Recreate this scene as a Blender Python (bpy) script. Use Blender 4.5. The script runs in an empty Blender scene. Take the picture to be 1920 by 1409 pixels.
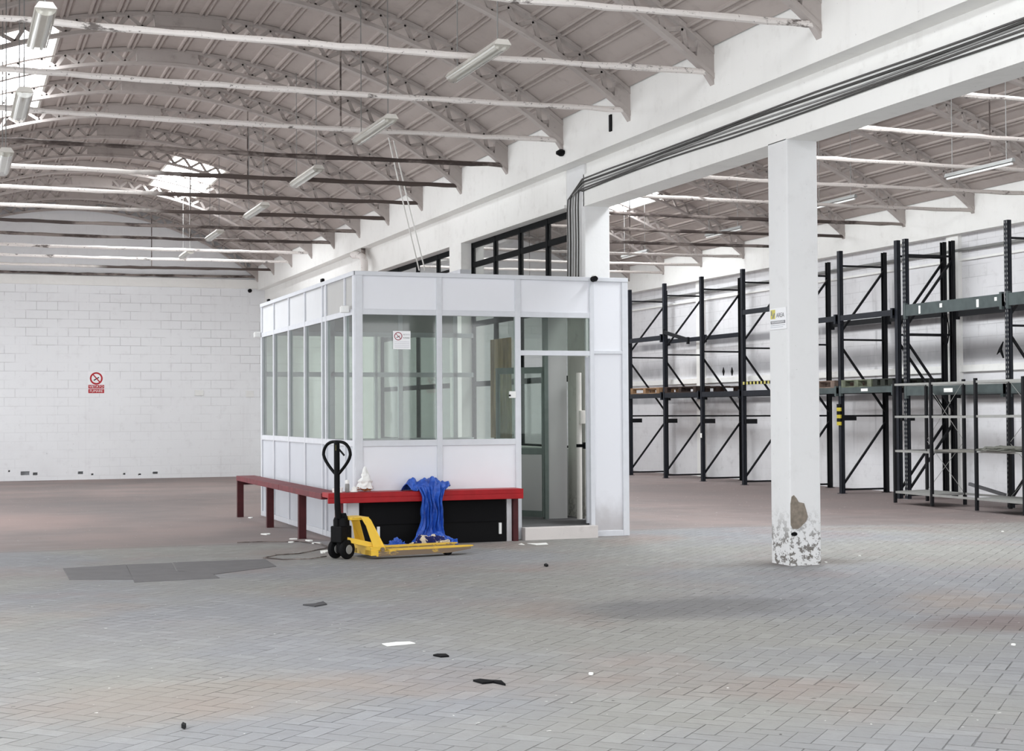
import bpy, bmesh, math, random
from mathutils import Vector, Matrix, noise
random.seed(7)
PI = math.pi
S = bpy.context.scene
COL = S.collection

# ------------------------------------------------------------------ camera
F, CX, CY, H = 2860.0, 960.0, 704.5, 1.5
def _d(x, y): return Vector((x - CX, -(y - CY), -F))
_yv = _d(-95, 780).normalized()
_xv = _d(8713, 728); _xv = (_xv - _yv * _xv.dot(_yv)).normalized()
_zv = _xv.cross(_yv)
RC = Matrix((_xv, _yv, _zv))            # camera -> world
CAMP = Vector((0, 0, H))
cam_d = bpy.data.cameras.new('camera'); cam = bpy.data.objects.new('camera', cam_d); COL.objects.link(cam)
cam_d.sensor_width = 36.0; cam_d.sensor_fit = 'HORIZONTAL'; cam_d.lens = 36.0 * F / 1920.0
cam_d.clip_start = 0.05; cam_d.clip_end = 300
cam.matrix_world = Matrix.Translation(CAMP) @ RC.to_4x4()
S.camera = cam
def on(ax, val, x, y):
    """survey point: where the sight line (x, y) meets the plane axis=val"""
    r = RC @ _d(x, y); t = (val - CAMP[ax]) / r[ax]
    return CAMP + r * t
def onfl(x, y): return on(2, 0.0, x, y)

# ------------------------------------------------------------------ light
S.view_settings.view_transform = 'Standard'; S.view_settings.look = 'None'
S.cycles.transparent_max_bounces = 16; S.view_settings.gamma = 1.0; S.view_settings.use_curve_mapping = False
S.view_settings.exposure = 0.94
w = bpy.data.worlds.new('sky'); S.world = w; w.use_nodes = True
bg = w.node_tree.nodes['Background']; bg.inputs[0].default_value = (0.93, 0.96, 1.0, 1); bg.inputs[1].default_value = .9
SKY_PANEL = 9.0
def area(name, loc, rot, sx, sy, power, col=(1, 1, 1)):
    l = bpy.data.lights.new(name, 'AREA'); l.shape = 'RECTANGLE'; l.size = sx; l.size_y = sy
    l.energy = power; l.color = col
    o = bpy.data.objects.new(name, l); COL.objects.link(o); o.location = loc; o.rotation_euler = rot
    return o
# added lamps: made-up gateway behind the camera, daylight from the unseen open left
area('added_front_fill', (7.5, -13.5, 2.3), (PI/2, 0, 0), 18, 4.2, 500, (0.97, 0.985, 1))
area('daylight_side', (-2.1, 19, 2.2), (0, -PI/2, 0), 3.8, 38, 300, (0.97, 0.985, 1))

# ------------------------------------------------------------------ helpers
def srgb(h):
    if isinstance(h, str):
        h = [int(h[i:i+2], 16) / 255 for i in (0, 2, 4)]
    return tuple((c / 12.92 if c <= 0.04045 else ((c + 0.055) / 1.055) ** 2.4) for c in h) + (1,)

class N:
    """small node-tree writer"""
    def __init__(s, name):
        s.m = bpy.data.materials.new(name); s.m.use_nodes = True; s.t = s.m.node_tree
        s.b = s.t.nodes['Principled BSDF']; s.out = s.t.nodes['Material Output']
        s._pos = None
    def n(s, typ, **kw):
        x = s.t.nodes.new(typ)
        for k, v in kw.items():
            if k.startswith('i_'):
                s.set(x, k[2:], v)
            else: setattr(x, k, v)
        return x
    def set(s, node, key, v):
        key = int(key) if str(key).isdigit() else key
        if isinstance(v, bpy.types.NodeSocket): s.t.links.new(v, node.inputs[key])
        else: node.inputs[key].default_value = v
    def pos(s):
        if s._pos is None: s._pos = s.n('ShaderNodeNewGeometry').outputs['Position']
        return s._pos
    def math(s, op, a, b=0.0, c=None, clamp=False):
        x = s.n('ShaderNodeMath', operation=op, use_clamp=clamp); s.set(x, 0, a); s.set(x, 1, b)
        if c is not None: s.set(x, 2, c)
        return x.outputs[0]
    def map(s, scale=(1, 1, 1), rot=(0, 0, 0), loc=(0, 0, 0), vec=None):
        x = s.n('ShaderNodeMapping'); s.set(x, 0, vec or s.pos()); x.inputs['Scale'].default_value = scale
        x.inputs['Rotation'].default_value = rot; x.inputs['Location'].default_value = loc
        return x.outputs[0]
    def noise(s, scale, detail=4, rough=.55, vec=None, dist=0.0):
        x = s.n('ShaderNodeTexNoise'); s.set(x, 'Vector', vec or s.pos()); x.inputs['Scale'].default_value = scale
        x.inputs['Detail'].default_value = detail; x.inputs['Roughness'].default_value = rough; x.inputs['Distortion'].default_value = dist
        return x.outputs['Fac']
    def ramp(s, fac, a, b, ca=(0, 0, 0, 1), cb=(1, 1, 1, 1)):
        x = s.n('ShaderNodeValToRGB'); s.set(x, 0, fac)
        e = x.color_ramp.elements; e[0].position = a; e[1].position = b; e[0].color = ca; e[1].color = cb
        return x.outputs[0]
    def step(s, fac, a, b):
        x = s.n('ShaderNodeMapRange', clamp=True); s.set(x, 0, fac); s.set(x, 1, a); s.set(x, 2, b)
        x.interpolation_type = 'SMOOTHSTEP'
        return x.outputs[0]
    def mix(s, fac, a, b, mode='MIX'):
        x = s.n('ShaderNodeMix', data_type='RGBA', blend_type=mode); s.set(x, 0, fac); s.set(x, 6, a); s.set(x, 7, b)
        return x.outputs[2]
    def col(s, c): s.set(s.b, 'Base Color', c)
    def bump(s, h, strength=.4, dist=.01):
        x = s.n('ShaderNodeBump'); x.inputs['Strength'].default_value = strength; x.inputs['Distance'].default_value = dist
        s.set(x, 'Height', h); s.set(s.b, 'Normal', x.outputs[0])
    def done(s, rough=.8, metal=0.0, spec=.3):
        s.b.inputs['Roughness'].default_value = rough; s.b.inputs['Metallic'].default_value = metal
        s.b.inputs['Specular IOR Level'].default_value = spec
        return s.m

MT = {}
def mat(name, fn=None):
    if name not in MT: MT[name] = fn()
    return MT[name]
def simple(name, c, rough=.6, metal=0., var=.12, scale=9., spec=.3):
    m = N(name); c = srgb(c)
    d = tuple(x * (1 - var) for x in c[:3]) + (1,)
    m.col(m.mix(m.step(m.noise(scale), .3, .7), d, c)); return m.done(rough, metal, spec)

def m_plaster(name, c, dirt='8a8580', amt=.5, streak=True, flake=.0, blocks=None, lines=.35, dark_bands=False):
    m = N(name); base = srgb(c); dc = srgb(dirt)
    big = m.step(m.noise(.55, 5, .6), .45, .8)
    med = m.step(m.noise(4.5, 6, .65), .52, .8)
    f = m.math('MULTIPLY', m.math('ADD', m.math('MULTIPLY', big, .35), m.math('MULTIPLY', med, .4)), amt)
    colr = m.mix(f, base, dc)
    if streak:
        st = m.step(m.noise(1.0, 5, .6, vec=m.map((7, 7, .35))), .55, .85)
        colr = m.mix(m.math('MULTIPLY', st, .28 * amt), colr, dc)
    sp = m.step(m.noise(26, 3, .6), .70, .76)
    colr = m.mix(m.math('MULTIPLY', sp, .35), colr, srgb('5e5a58'))
    h = m.noise(14, 5, .6)
    if blocks:
        br = m.n('ShaderNodeTexBrick'); br.offset = .5
        ax, bw, bh = blocks
        rot = (PI/2, 0, 0) if ax == 1 else (PI/2, 0, PI/2)
        v = m.n('ShaderNodeSeparateXYZ'); m.set(v, 0, m.pos())
        cv = m.n('ShaderNodeCombineXYZ'); m.set(cv, 0, v.outputs[0 if ax == 1 else 1]); m.set(cv, 1, v.outputs[2])
        m.set(br, 'Vector', cv.outputs[0]); br.inputs['Scale'].default_value = 1
        br.inputs['Brick Width'].default_value = bw; br.inputs['Row Height'].default_value = bh
        br.inputs['Mortar Size'].default_value = .008; br.inputs['Mortar Smooth'].default_value = .3
        br.inputs['Color1'].default_value = (0, 0, 0, 1); br.inputs['Color2'].default_value = (0, 0, 0, 1); br.inputs['Mortar'].default_value = (1, 1, 1, 1)
        fade = m.step(m.noise(.9, 3, .6, vec=m.map((1, 1, 2.5))), .35, .62)
        hi = m.step(v.outputs[2], .6, 3.4)
        fade = m.math('MULTIPLY', fade, m.math('ADD', m.math('MULTIPLY', hi, .75), .25))
        fade = m.math('MULTIPLY', fade, m.math('SUBTRACT', 1.0, m.step(v.outputs[2], 4.68, 4.72)))
        ln = m.math('MULTIPLY', br.outputs['Color'], fade)
        colr = m.mix(m.math('MULTIPLY', ln, lines), colr, srgb('6f6a6a'))
        h = m.math('SUBTRACT', m.math('MULTIPLY', h, .4), ln)
    if dark_bands:      # dark bands at set heights and vertical streaks on the rack wall
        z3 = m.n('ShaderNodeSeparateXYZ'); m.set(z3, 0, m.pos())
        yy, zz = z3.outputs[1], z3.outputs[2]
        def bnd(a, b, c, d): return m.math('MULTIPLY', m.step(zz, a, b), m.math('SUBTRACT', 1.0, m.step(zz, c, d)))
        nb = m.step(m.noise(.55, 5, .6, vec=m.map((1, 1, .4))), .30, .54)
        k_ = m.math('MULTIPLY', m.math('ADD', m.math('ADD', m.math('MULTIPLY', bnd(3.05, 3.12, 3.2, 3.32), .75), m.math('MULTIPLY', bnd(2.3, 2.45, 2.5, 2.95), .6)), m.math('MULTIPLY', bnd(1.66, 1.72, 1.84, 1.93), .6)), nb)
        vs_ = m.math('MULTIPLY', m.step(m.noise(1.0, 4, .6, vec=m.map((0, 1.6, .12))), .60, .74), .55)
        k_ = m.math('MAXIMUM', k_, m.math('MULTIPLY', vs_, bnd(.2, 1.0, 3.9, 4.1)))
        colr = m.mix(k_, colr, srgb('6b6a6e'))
    if flake:
        fl = m.step(m.noise(15, 6, .7), .50, .56)
        sz = m.n('ShaderNodeSeparateXYZ'); m.set(sz, 0, m.pos())
        low = m.math('SUBTRACT', 1.0, m.step(sz.outputs[2], .12, .62))
        colr = m.mix(m.math('MULTIPLY', m.math('MULTIPLY', fl, low), flake), colr, srgb('6b6661'))
    m.col(colr); m.bump(h, .25, .006); return m.done(.85)

# ------------------------------------------------------------------ mesh builder
class MB:
    def __init__(s): s.v = []; s.f = []; s.mi = []; s.m = 0
    def add(s, vs, fs):
        b = len(s.v); s.v += [tuple(x) for x in vs]; s.f += [tuple(b + i for i in f) for f in fs]; s.mi += [s.m] * len(fs); return s
    def box(s, x0, x1, y0, y1, z0, z1):
        return s.add([(x, y, z) for x in (x0, x1) for y in (y0, y1) for z in (z0, z1)],
                     [(0, 1, 3, 2), (4, 6, 7, 5), (0, 4, 5, 1), (2, 3, 7, 6), (0, 2, 6, 4), (1, 5, 7, 3)])
    def bar(s, p, q, w, h, up=(0, 0, 1)):
        p = Vector(p); q = Vector(q); d = (q - p).normalized(); up = Vector(up)
        if abs(d.dot(up)) > .99: up = Vector((1, 0, 0))
        a = d.cross(up).normalized() * w / 2; b = a.cross(d).normalized() * h / 2
        vs = [c + i * a + j * b for c in (p, q) for i in (-1, 1) for j in (-1, 1)]
        return s.add(vs, [(0, 1, 3, 2), (4, 6, 7, 5), (0, 4, 5, 1), (2, 3, 7, 6), (0, 2, 6, 4), (1, 5, 7, 3)])
    def tube(s, pts, r, n=8, cap=True):
        pts = [Vector(p) for p in pts]; rs = r if isinstance(r, (list, tuple)) else [r] * len(pts)
        vs = []; prev = None
        for i, p in enumerate(pts):
            d = (pts[min(i + 1, len(pts) - 1)] - pts[max(i - 1, 0)]).normalized()
            u = prev - d * prev.dot(d) if prev is not None else d.orthogonal()
            u.normalize(); prev = u; v = d.cross(u)
            vs += [p + (u * math.cos(2*PI*k/n) + v * math.sin(2*PI*k/n)) * rs[i] for k in range(n)]
        fs = [(i*n + k, i*n + (k+1) % n, (i+1)*n + (k+1) % n, (i+1)*n + k) for i in range(len(pts)-1) for k in range(n)]
        if cap: fs += [tuple(range(n))[::-1], tuple((len(pts)-1)*n + k for k in range(n))]
        return s.add(vs, fs)
    def lathe(s, c, prof, n=20, axis=2):
        c = Vector(c); vs = []
        for r, h in prof:
            for k in range(n):
                a = 2*PI*k/n; t = [r*math.cos(a), r*math.sin(a)]
                o = [0, 0, 0]; o[axis] = h; o[(axis+1) % 3] = t[0]; o[(axis+2) % 3] = t[1]
                vs.append(c + Vector(o))
        m = len(prof)
        fs = [(i*n + k, i*n + (k+1) % n, (i+1)*n + (k+1) % n, (i+1)*n + k) for i in range(m-1) for k in range(n)]
        fs += [tuple(range(n))[::-1], tuple((m-1)*n + k for k in range(n))]
        return s.add(vs, fs)
    def prism(s, poly, axis, a, b):
        def P(u, v, t):
            o = [0, 0, 0]; o[axis] = t; o[(axis+1) % 3] = u; o[(axis+2) % 3] = v; return o
        n = len(poly)
        vs = [P(u, v, a) for u, v in poly] + [P(u, v, b) for u, v in poly]
        fs = [tuple(range(n))[::-1], tuple(range(n, 2*n))] + [(i, (i+1) % n, n + (i+1) % n, n + i) for i in range(n)]
        return s.add(vs, fs)
    def hprism(s, pts, z0, z1):
        n = len(pts)
        vs = [(x, y, z0) for x, y in pts] + [(x, y, z1) for x, y in pts]
        return s.add(vs, [tuple(range(n))[::-1], tuple(range(n, 2*n))] + [(i, (i+1) % n, n + (i+1) % n, n + i) for i in range(n)])
    def build(s, name, mats, parent=None, bevel=0., smooth=False, loc=None):
        me = bpy.data.meshes.new(name); me.from_pydata(s.v, [], s.f)
        bm = bmesh.new(); bm.from_mesh(me); bmesh.ops.recalc_face_normals(bm, faces=bm.faces); bm.to_mesh(me); bm.free()
        if not isinstance(mats, (list, tuple)): mats = [mats]
        for x in mats: me.materials.append(x)
        if len(mats) > 1:
            for p, i in zip(me.polygons, s.mi): p.material_index = i
        if smooth:
            for p in me.polygons: p.use_smooth = True
        o = bpy.data.objects.new(name, me); COL.objects.link(o)
        if parent is not None:
            o.parent = parent; o.matrix_parent_inverse = parent.matrix_basis.inverted()
        if loc: o.location = loc
        if bevel:
            b = o.modifiers.new('bevel', 'BEVEL'); b.width = bevel; b.segments = 2; b.limit_method = 'ANGLE'
        if smooth and not bevel:
            try: me.set_sharp_from_angle(angle=math.radians(40))
            except Exception: pass
        return o

def tag(o, label=None, cat=None, group=None, kind=None):
    if label: o['label'] = label
    if cat: o['category'] = cat
    if group: o['group'] = group
    if kind: o['kind'] = kind
    return o
def thing(name, loc, label, cat, group=None):
    o = bpy.data.objects.new(name, None); COL.objects.link(o); o.location = loc; o.empty_display_size = .1
    return tag(o, label, cat, group)
def struct(o): o['kind'] = 'structure'; return o
def copy_tree(o, parent=None):
    c = o.copy(); COL.objects.link(c)
    if parent is not None: c.parent = parent
    for ch in [x for x in list(COL.objects) if x.parent == o]: copy_tree(ch, c)
    return c
def text_part(s, size, name, m, parent, M, sx=1.0):
    cu = bpy.data.curves.new('t', 'FONT'); cu.body = s; cu.size = size; cu.align_x = 'CENTER'; cu.align_y = 'CENTER'; cu.extrude = .0006
    t = bpy.data.objects.new('t', cu); COL.objects.link(t)
    bpy.context.view_layer.update()
    me = bpy.data.meshes.new_from_object(t.evaluated_get(bpy.context.evaluated_depsgraph_get()))
    bpy.data.objects.remove(t); me.name = name; me.materials.clear(); me.materials.append(m)
    me.transform(M @ Matrix.Diagonal((sx, 1, 1, 1)))
    o = bpy.data.objects.new(name, me); COL.objects.link(o); o.parent = parent
    if parent is not None: o.matrix_parent_inverse = parent.matrix_basis.inverted()
    return o
def sstep(a, b, x):
    t = min(1, max(0, (x - a) / (b - a))); return t * t * (3 - 2 * t)
def zfl(x, y):      # the floor dips a little towards the far walls
    r = sstep(8.5, 14.0, x)
    return -.075 * r - .10 * sstep(23, 39, y) * (1 - r)

# ------------------------------------------------------------------ materials
WHITE_WALL = m_plaster('white_painted_blockwork', 'eaebed', 'b3adb0', .5, True, 0, (1, .50, .215), .42)
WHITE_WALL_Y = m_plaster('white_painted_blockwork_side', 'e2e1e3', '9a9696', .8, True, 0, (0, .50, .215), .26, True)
PLASTER = m_plaster('white_plaster', 'efeeeb', '9c948e', .40, True, 0)
COLUMN = m_plaster('flaking_white_column', 'e0e0e0', '9c9894', .35, True, .95)
PEEL = m_plaster('peeling_column_plaster', 'cfccc4', '66625c', 1.1, True, .6)
CEIL = m_plaster('grey_roof_tile', 'b3a9a4', '7c716c', .7, False)
CONC = m_plaster('painted_truss', 'b5ada9', '574b44', 1.1, False)  # dirt set heavier and darker, partly standing in for shade among the webs

def m_rod(c='e6e0dc'):
    m = N('flaking_white_rod')
    f = m.step(m.noise(1.2, 5, .7, vec=m.map((1.6, 3, 3))), .57, .64)
    g = m.step(m.noise(30, 3, .6), .62, .70)
    k = m.math('MAXIMUM', m.math('MULTIPLY', f, .85), m.math('MULTIPLY', g, .7))
    m.col(m.mix(k, srgb(c), srgb('4a403c'))); m.bump(m.noise(40, 3), .5, .01); return m.done(.8)
ROD = m_rod(); ROD_R = m_rod('c4bcb7')  # right-vault rods: greyer copy of the white, offsetting strong skylights there
def m_rod_dark():
    m = N('rusty_dark_rod')
    f = m.step(m.noise(1.1, 5, .7, vec=m.map((1.2, 3, 3))), .45, .6)
    m.col(m.mix(f, srgb('4b423f'), srgb('8f8580'))); m.bump(m.noise(40, 3), .5, .01); return m.done(.8)
ROD_D = m_rod_dark()
def m_rod_half():
    m = N('half_dark_rod'); sx = m.n('ShaderNodeSeparateXYZ'); m.set(sx, 0, m.pos())  # pale on the left, dark brown towards the right
    e = m.math('ADD', sx.outputs[0], m.math('MULTIPLY', m.noise(1.5, 4, .6), 2.4))
    f = m.math('MAXIMUM', m.step(e, 3.6, 4.6), m.math('MULTIPLY', m.step(m.noise(25, 3, .6), .62, .70), .6))
    m.col(m.mix(f, srgb('ddd7d2'), srgb('544a46'))); m.bump(m.noise(40, 3), .5, .01); return m.done(.8)
ROD_H = m_rod_half()

def m_floor():
    m = N('worn_pavers')
    sp = m.n('ShaderNodeSeparateXYZ'); m.set(sp, 0, m.pos()); X, Y = sp.outputs[0], sp.outputs[1]
    v = m.n('ShaderNodeSeparateXYZ'); m.set(v, 0, m.map((1/.112, 1/.112, 1), (0, 0, PI/4)))
    u, w_ = v.outputs[0], v.outputs[1]
    M = m.math
    i, j = M('FLOOR', u), M('FLOOR', w_); fx, fy = M('FRACT', u), M('FRACT', w_)
    k = M('FLOORED_MODULO', M('SUBTRACT', i, j), 4.0)
    eq = lambda n: M('COMPARE', k, float(n), .3)
    dl = M('ADD', fx, eq(1)); dr = M('ADD', M('SUBTRACT', 1.0, fx), eq(0))
    db = M('ADD', fy, eq(2)); dt = M('ADD', M('SUBTRACT', 1.0, fy), eq(3))
    d = M('MINIMUM', M('MINIMUM', dl, dr), M('MINIMUM', db, dt))
    wob = M('MULTIPLY', M('SUBTRACT', m.noise(1.7, 5, .7), .42), .28)
    joint = M('SUBTRACT', 1.0, m.step(d, .0, M('MAXIMUM', wob, .02)))
    bi = M('SUBTRACT', i, eq(1)); bj = M('ADD', j, eq(3))
    cv = m.n('ShaderNodeCombineXYZ'); m.set(cv, 0, bi); m.set(cv, 1, bj)
    wn = m.n('ShaderNodeTexWhiteNoise', noise_dimensions='2D'); m.set(wn, 0, cv.outputs[0])
    near = M('SUBTRACT', 1.0, m.step(Y, 17.3, 18.0))
    # colours: greenish grey, bluish grey and brown areas of the paving
    a = m.mix(m.step(m.noise(.33, 3, .5), .38, .62), srgb('838487'), srgb('898883'))
    a = m.mix(m.step(m.noise(.5, 3, .5, vec=m.map(loc=(7, 3, 0))), .56, .72), a, srgb('8b827c'))
    a = m.mix(M('MULTIPLY', M('SUBTRACT', wn.outputs[0], .5), .09), a, srgb('ffffff'))
    a = m.mix(M('MULTIPLY', m.step(m.noise(11, 6, .7), .35, .75), .34), a, srgb('757170'))
    far = m.mix(m.step(m.noise(.45, 5, .6, vec=m.map((1, 1, 1), loc=(3, 9, 0))), .35, .68), srgb('8c7d79'), srgb('7a716f'))
    far = m.mix(M('MULTIPLY', m.step(m.noise(1.2, 6, .65, vec=m.map((.6, 2.0, 1))), .5, .75), .35), far, srgb('8e8986'))
    # reddish zone also in front of the right-hand bay
    red2 = M('MULTIPLY', m.step(m.noise(.6, 4, .6, vec=m.map(loc=(1, 4, 0))), .48, .66), m.step(Y, 9.5, 13.5))
    a = m.mix(M('MULTIPLY', red2, .45), a, srgb('887976'))
    c = m.mix(near, far, a)
    def stain_or_dimming(cx, cy, rx, ry, amt, colr, c, rot=0.0):
        q = m.map((1/rx, 1/ry, 0), loc=(-cx/rx, -cy/ry, 0))
        L = m.n('ShaderNodeVectorMath', operation='LENGTH'); m.set(L, 0, q)
        dd = M('ADD', L.outputs['Value'], M('MULTIPLY', M('SUBTRACT', m.noise(2.2, 4, .6), .5), .9))
        return m.mix(M('MULTIPLY', M('SUBTRACT', 1.0, m.step(dd, .35, 1.15)), amt), c, srgb(colr))
    c = stain_or_dimming(14.0, 25, 5.5, 9.0, .65, '655a58', c)  # broad floor darkening in the colour, offsetting strong right-bay skylights
    c = stain_or_dimming(5.3, 10.55, 1.25, .75, .62, '5c5a5c', c)
    c = stain_or_dimming(7.0, 8.9, .85, .55, .62, '6b5651', c)
    c = stain_or_dimming(7.9, 13.2, .9, .45, .6, '5f5551', c)
    c = stain_or_dimming(2.0, 27, 3.2, 3.6, .45, '6c6767', c)
    c = stain_or_dimming(1.2, 22.6, 1.4, 2.0, .4, '99827c', c)
    c = stain_or_dimming(1.2, 8.2, 1.3, .8, .5, '8b8178', c)
    c = stain_or_dimming(2.7, 8.3, .5, .5, .3, '857a76', c)
    jst = M('ADD', .22, M('MULTIPLY', m.step(m.noise(1.3, 5, .7, vec=m.map((.55, 2.6, 1), loc=(2, 5, 0))), .50, .64), .62))
    c = m.mix(M('MULTIPLY', M('MULTIPLY', joint, near), jst), c, srgb('4a4747'))
    # straight expansion joint at the edge of the paving
    seam = M('SUBTRACT', 1.0, m.step(M('ABSOLUTE', M('SUBTRACT', M('ADD', Y, M('MULTIPLY', m.noise(.8, 3), .12)), 17.72)), .0, .03))
    c = m.mix(M('MULTIPLY', seam, .8), c, srgb('5a5250'))
    sp1 = m.step(m.noise(19, 2, .5, vec=m.map((1, 1, 1))), .735, .76)
    c = m.mix(M('MULTIPLY', sp1, .7), c, srgb('dcdad6'))
    sp2 = m.step(m.noise(15, 2, .5, vec=m.map(loc=(5, 5, 5))), .745, .765)
    c = m.mix(M('MULTIPLY', sp2, .8), c, srgb('3d3938'))
    m.col(c)
    hh = M('ADD', M('MULTIPLY', M('MULTIPLY', joint, near), -1.0), M('MULTIPLY', wn.outputs[0], .22))
    hh = M('ADD', hh, M('MULTIPLY', m.noise(30, 4), .3))
    m.bump(hh, .8, .014)
    return m.done(.78, 0, .35)
FLOOR = m_floor()

def m_glass(name, tint, haze=.10, gl=.10, hc='8f9b95'):
    m = N(name); t = m.t
    tr = m.n('ShaderNodeBsdfTransparent'); tr.inputs[0].default_value = srgb(tint)
    gs = m.n('ShaderNodeBsdfGlossy'); gs.inputs['Roughness'].default_value = .03
    df = m.n('ShaderNodeBsdfDiffuse'); df.inputs[0].default_value = srgb(hc)
    lw = m.n('ShaderNodeFresnel'); lw.inputs[0].default_value = 1.5
    geo = m.n('ShaderNodeNewGeometry'); fr_ = m.math('SUBTRACT', 1.0, geo.outputs['Backfacing'])   # far face of the pane adds nothing
    tc = m.mix(fr_, (1, 1, 1, 1), srgb(tint)); m.set(tr, 0, tc)
    m1 = m.n('ShaderNodeMixShader'); m.set(m1, 0, m.math('MULTIPLY', fr_, haze)); m.set(m1, 1, tr.outputs[0]); m.set(m1, 2, df.outputs[0])
    m2 = m.n('ShaderNodeMixShader'); m.set(m2, 0, m.math('MULTIPLY', m.math('MULTIPLY', lw.outputs[0], gl, clamp=True), fr_)); m.set(m2, 1, m1.outputs[0]); m.set(m2, 2, gs.outputs[0])
    t.links.new(m2.outputs[0], m.out.inputs[0]); return m.m
GLASS = m_glass('greenish_dusty_glass', 'd3ddd6', .07, 1.2)
GLASS_W = m_glass('dusty_window_glass', 'd9dbda', .12, 1.3, 'a9a9a6')
PLASTIC_CLR = m_glass('clear_diffuser', 'dfe0da', .45, 1.0, 'c2bfb6')

def m_skylight(k=1.0):
    m = N('translucent_skylight'); t = m.t
    e = m.n('ShaderNodeEmission'); e.inputs[0].default_value = (.93, .97, 1, 1); e.inputs[1].default_value = SKY_PANEL * k
    t.links.new(e.outputs[0], m.out.inputs[0]); return m.m
SKYL = [m_skylight(k) for k in (.62, 1.6, .8, .8, 1.2, .9, 1.15, .6, 1.1)]
ALU = simple('pale_grey_aluminium', 'd3d5da', .45, .0, .05)
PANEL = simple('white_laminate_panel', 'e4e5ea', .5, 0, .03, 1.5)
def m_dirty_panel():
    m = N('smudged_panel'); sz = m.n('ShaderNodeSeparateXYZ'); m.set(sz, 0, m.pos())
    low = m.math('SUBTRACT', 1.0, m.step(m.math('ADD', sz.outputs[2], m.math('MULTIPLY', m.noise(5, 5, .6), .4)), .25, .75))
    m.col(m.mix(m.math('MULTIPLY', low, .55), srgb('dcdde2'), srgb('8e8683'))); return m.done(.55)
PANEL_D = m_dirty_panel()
PANEL_S = simple('toned_down_side_panel', 'c6c9cf', .55, 0, .05, 1.5)  # greyer copy of the panel white, offsetting strong light on this side
PANEL_T = simple('toned_down_side_top_panel', 'd6d7d9', .55, 0, .05, 1.5)  # top panels likewise greyed in colour against the strong side light
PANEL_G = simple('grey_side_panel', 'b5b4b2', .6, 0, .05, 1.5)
DARKFR = simple('dark_window_frame', '101214', .7, spec=.1)
GREENFR = simple('grey_green_frame', '6d7772', .5)
BLACK = simple('black_paint', '060608', .6, spec=.15)
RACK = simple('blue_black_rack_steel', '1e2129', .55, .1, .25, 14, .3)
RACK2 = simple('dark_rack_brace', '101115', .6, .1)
RACKG = simple('dusty_grey_green_beam', '4d5656', .6, .0, .25, 5)
RED = simple('red_painted_steel', 'a3141c', .5, 0, .2, 7)
RED_DK = simple('worn_dark_red_steel', '743036', .6, 0, .3, 7)
REDLEG = simple('dark_red_leg', '4c1d20', .6, 0, .3, 7)
def m_yellow():
    m = N('chipped_yellow_paint')
    f = m.step(m.noise(7, 5, .7), .60, .68)
    m.col(m.mix(f, srgb('e3b93c'), srgb('8a6f4a'))); return m.done(.5, 0, .4)
YEL = m_yellow()
def m_worn():
    m = N('scraped_fork_side')
    f = m.step(m.noise(4, 5, .7, vec=m.map((1, 1, 3))), .50, .60)
    m.col(m.mix(f, srgb('7a6958'), srgb('d8b040'))); return m.done(.5, .2, .4)
WORN = m_worn()
def m_tarp():
    m = N('blue_tarpaulin')
    m.col(m.mix(m.step(m.noise(9, 5, .6), .3, .7), srgb('1b45a0'), srgb('2f62c4'))); m.bump(m.noise(14, 5, .6), .6, .03); return m.done(.45, 0, .5)
TARP = m_tarp()
def m_pattern():
    m = N('patterned_cloth')
    m.col(m.mix(m.step(m.noise(9, 2, .5, dist=1.2), .51, .54), srgb('1d2258'), srgb('cfc2ae'))); return m.done(.9)
PATT = m_pattern()
WOOD = simple('old_pallet_wood', '9a7a5c', .85, 0, .4, 6)
WOODG = simple('weathered_pallet_wood', '6f7462', .85, 0, .45, 6)
WHITEP = simple('white_plastic', 'e8e8e6', .4, 0, .03)
GREYP = simple('grey_plastic', '8a8a88', .5, 0, .05)
PAPER = simple('white_paper', 'eeeeea', .8, 0, .03)
STEEL = simple('galvanised_steel', 'a3a3a0', .45, .4, .1)
def m_curtain():
    m = N('brown_curtain'); m.col(m.mix(m.step(m.noise(2.2, 4, .6, vec=m.map((4, 4, .5))), .35, .65), srgb('c9b088'), srgb('8f7850')))
    m.b.inputs['Transmission Weight'].default_value = 0; return m.done(.9)
CURT = m_curtain()
RUBBER = simple('black_rubber', '0e0e10', .8, spec=.15)
CEMENT = simple('grey_cement_slab', '6c6a6b', .85, 0, .12, 5)
STEPM = m_plaster('marble_chip_step', 'cfc9c6', '8f8a88', 1.0, False)
MORTAR = simple('bare_mortar', '8f8579', .95, 0, .3, 22)
TUBE = simple('white_lamp_enamel', 'd9d5ce', .5, 0, .06)

# ------------------------------------------------------------------ the setting
XL, XG, XR2, XR = -1.53, 7.43, 8.18, 16.95          # left spring, girder faces, right spring
XW = 7.63; XW2 = 7.98                                # column and wall faces
YB = 39.1; Y0 = -14.0
# floor
g = MB(); nx, ny = 44, 60
xs = [-4 + 22.5 * i / nx for i in range(nx + 1)]; ys = [Y0 - 2 + (YB + 2.3 - Y0) * j / ny for j in range(ny + 1)]
g.add([(x, y, zfl(x, y)) for y in ys for x in xs],
      [(j*(nx+1)+i, j*(nx+1)+i+1, (j+1)*(nx+1)+i+1, (j+1)*(nx+1)+i) for j in range(ny) for i in range(nx)])
struct(g.build('floor', FLOOR, smooth=True))
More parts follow.
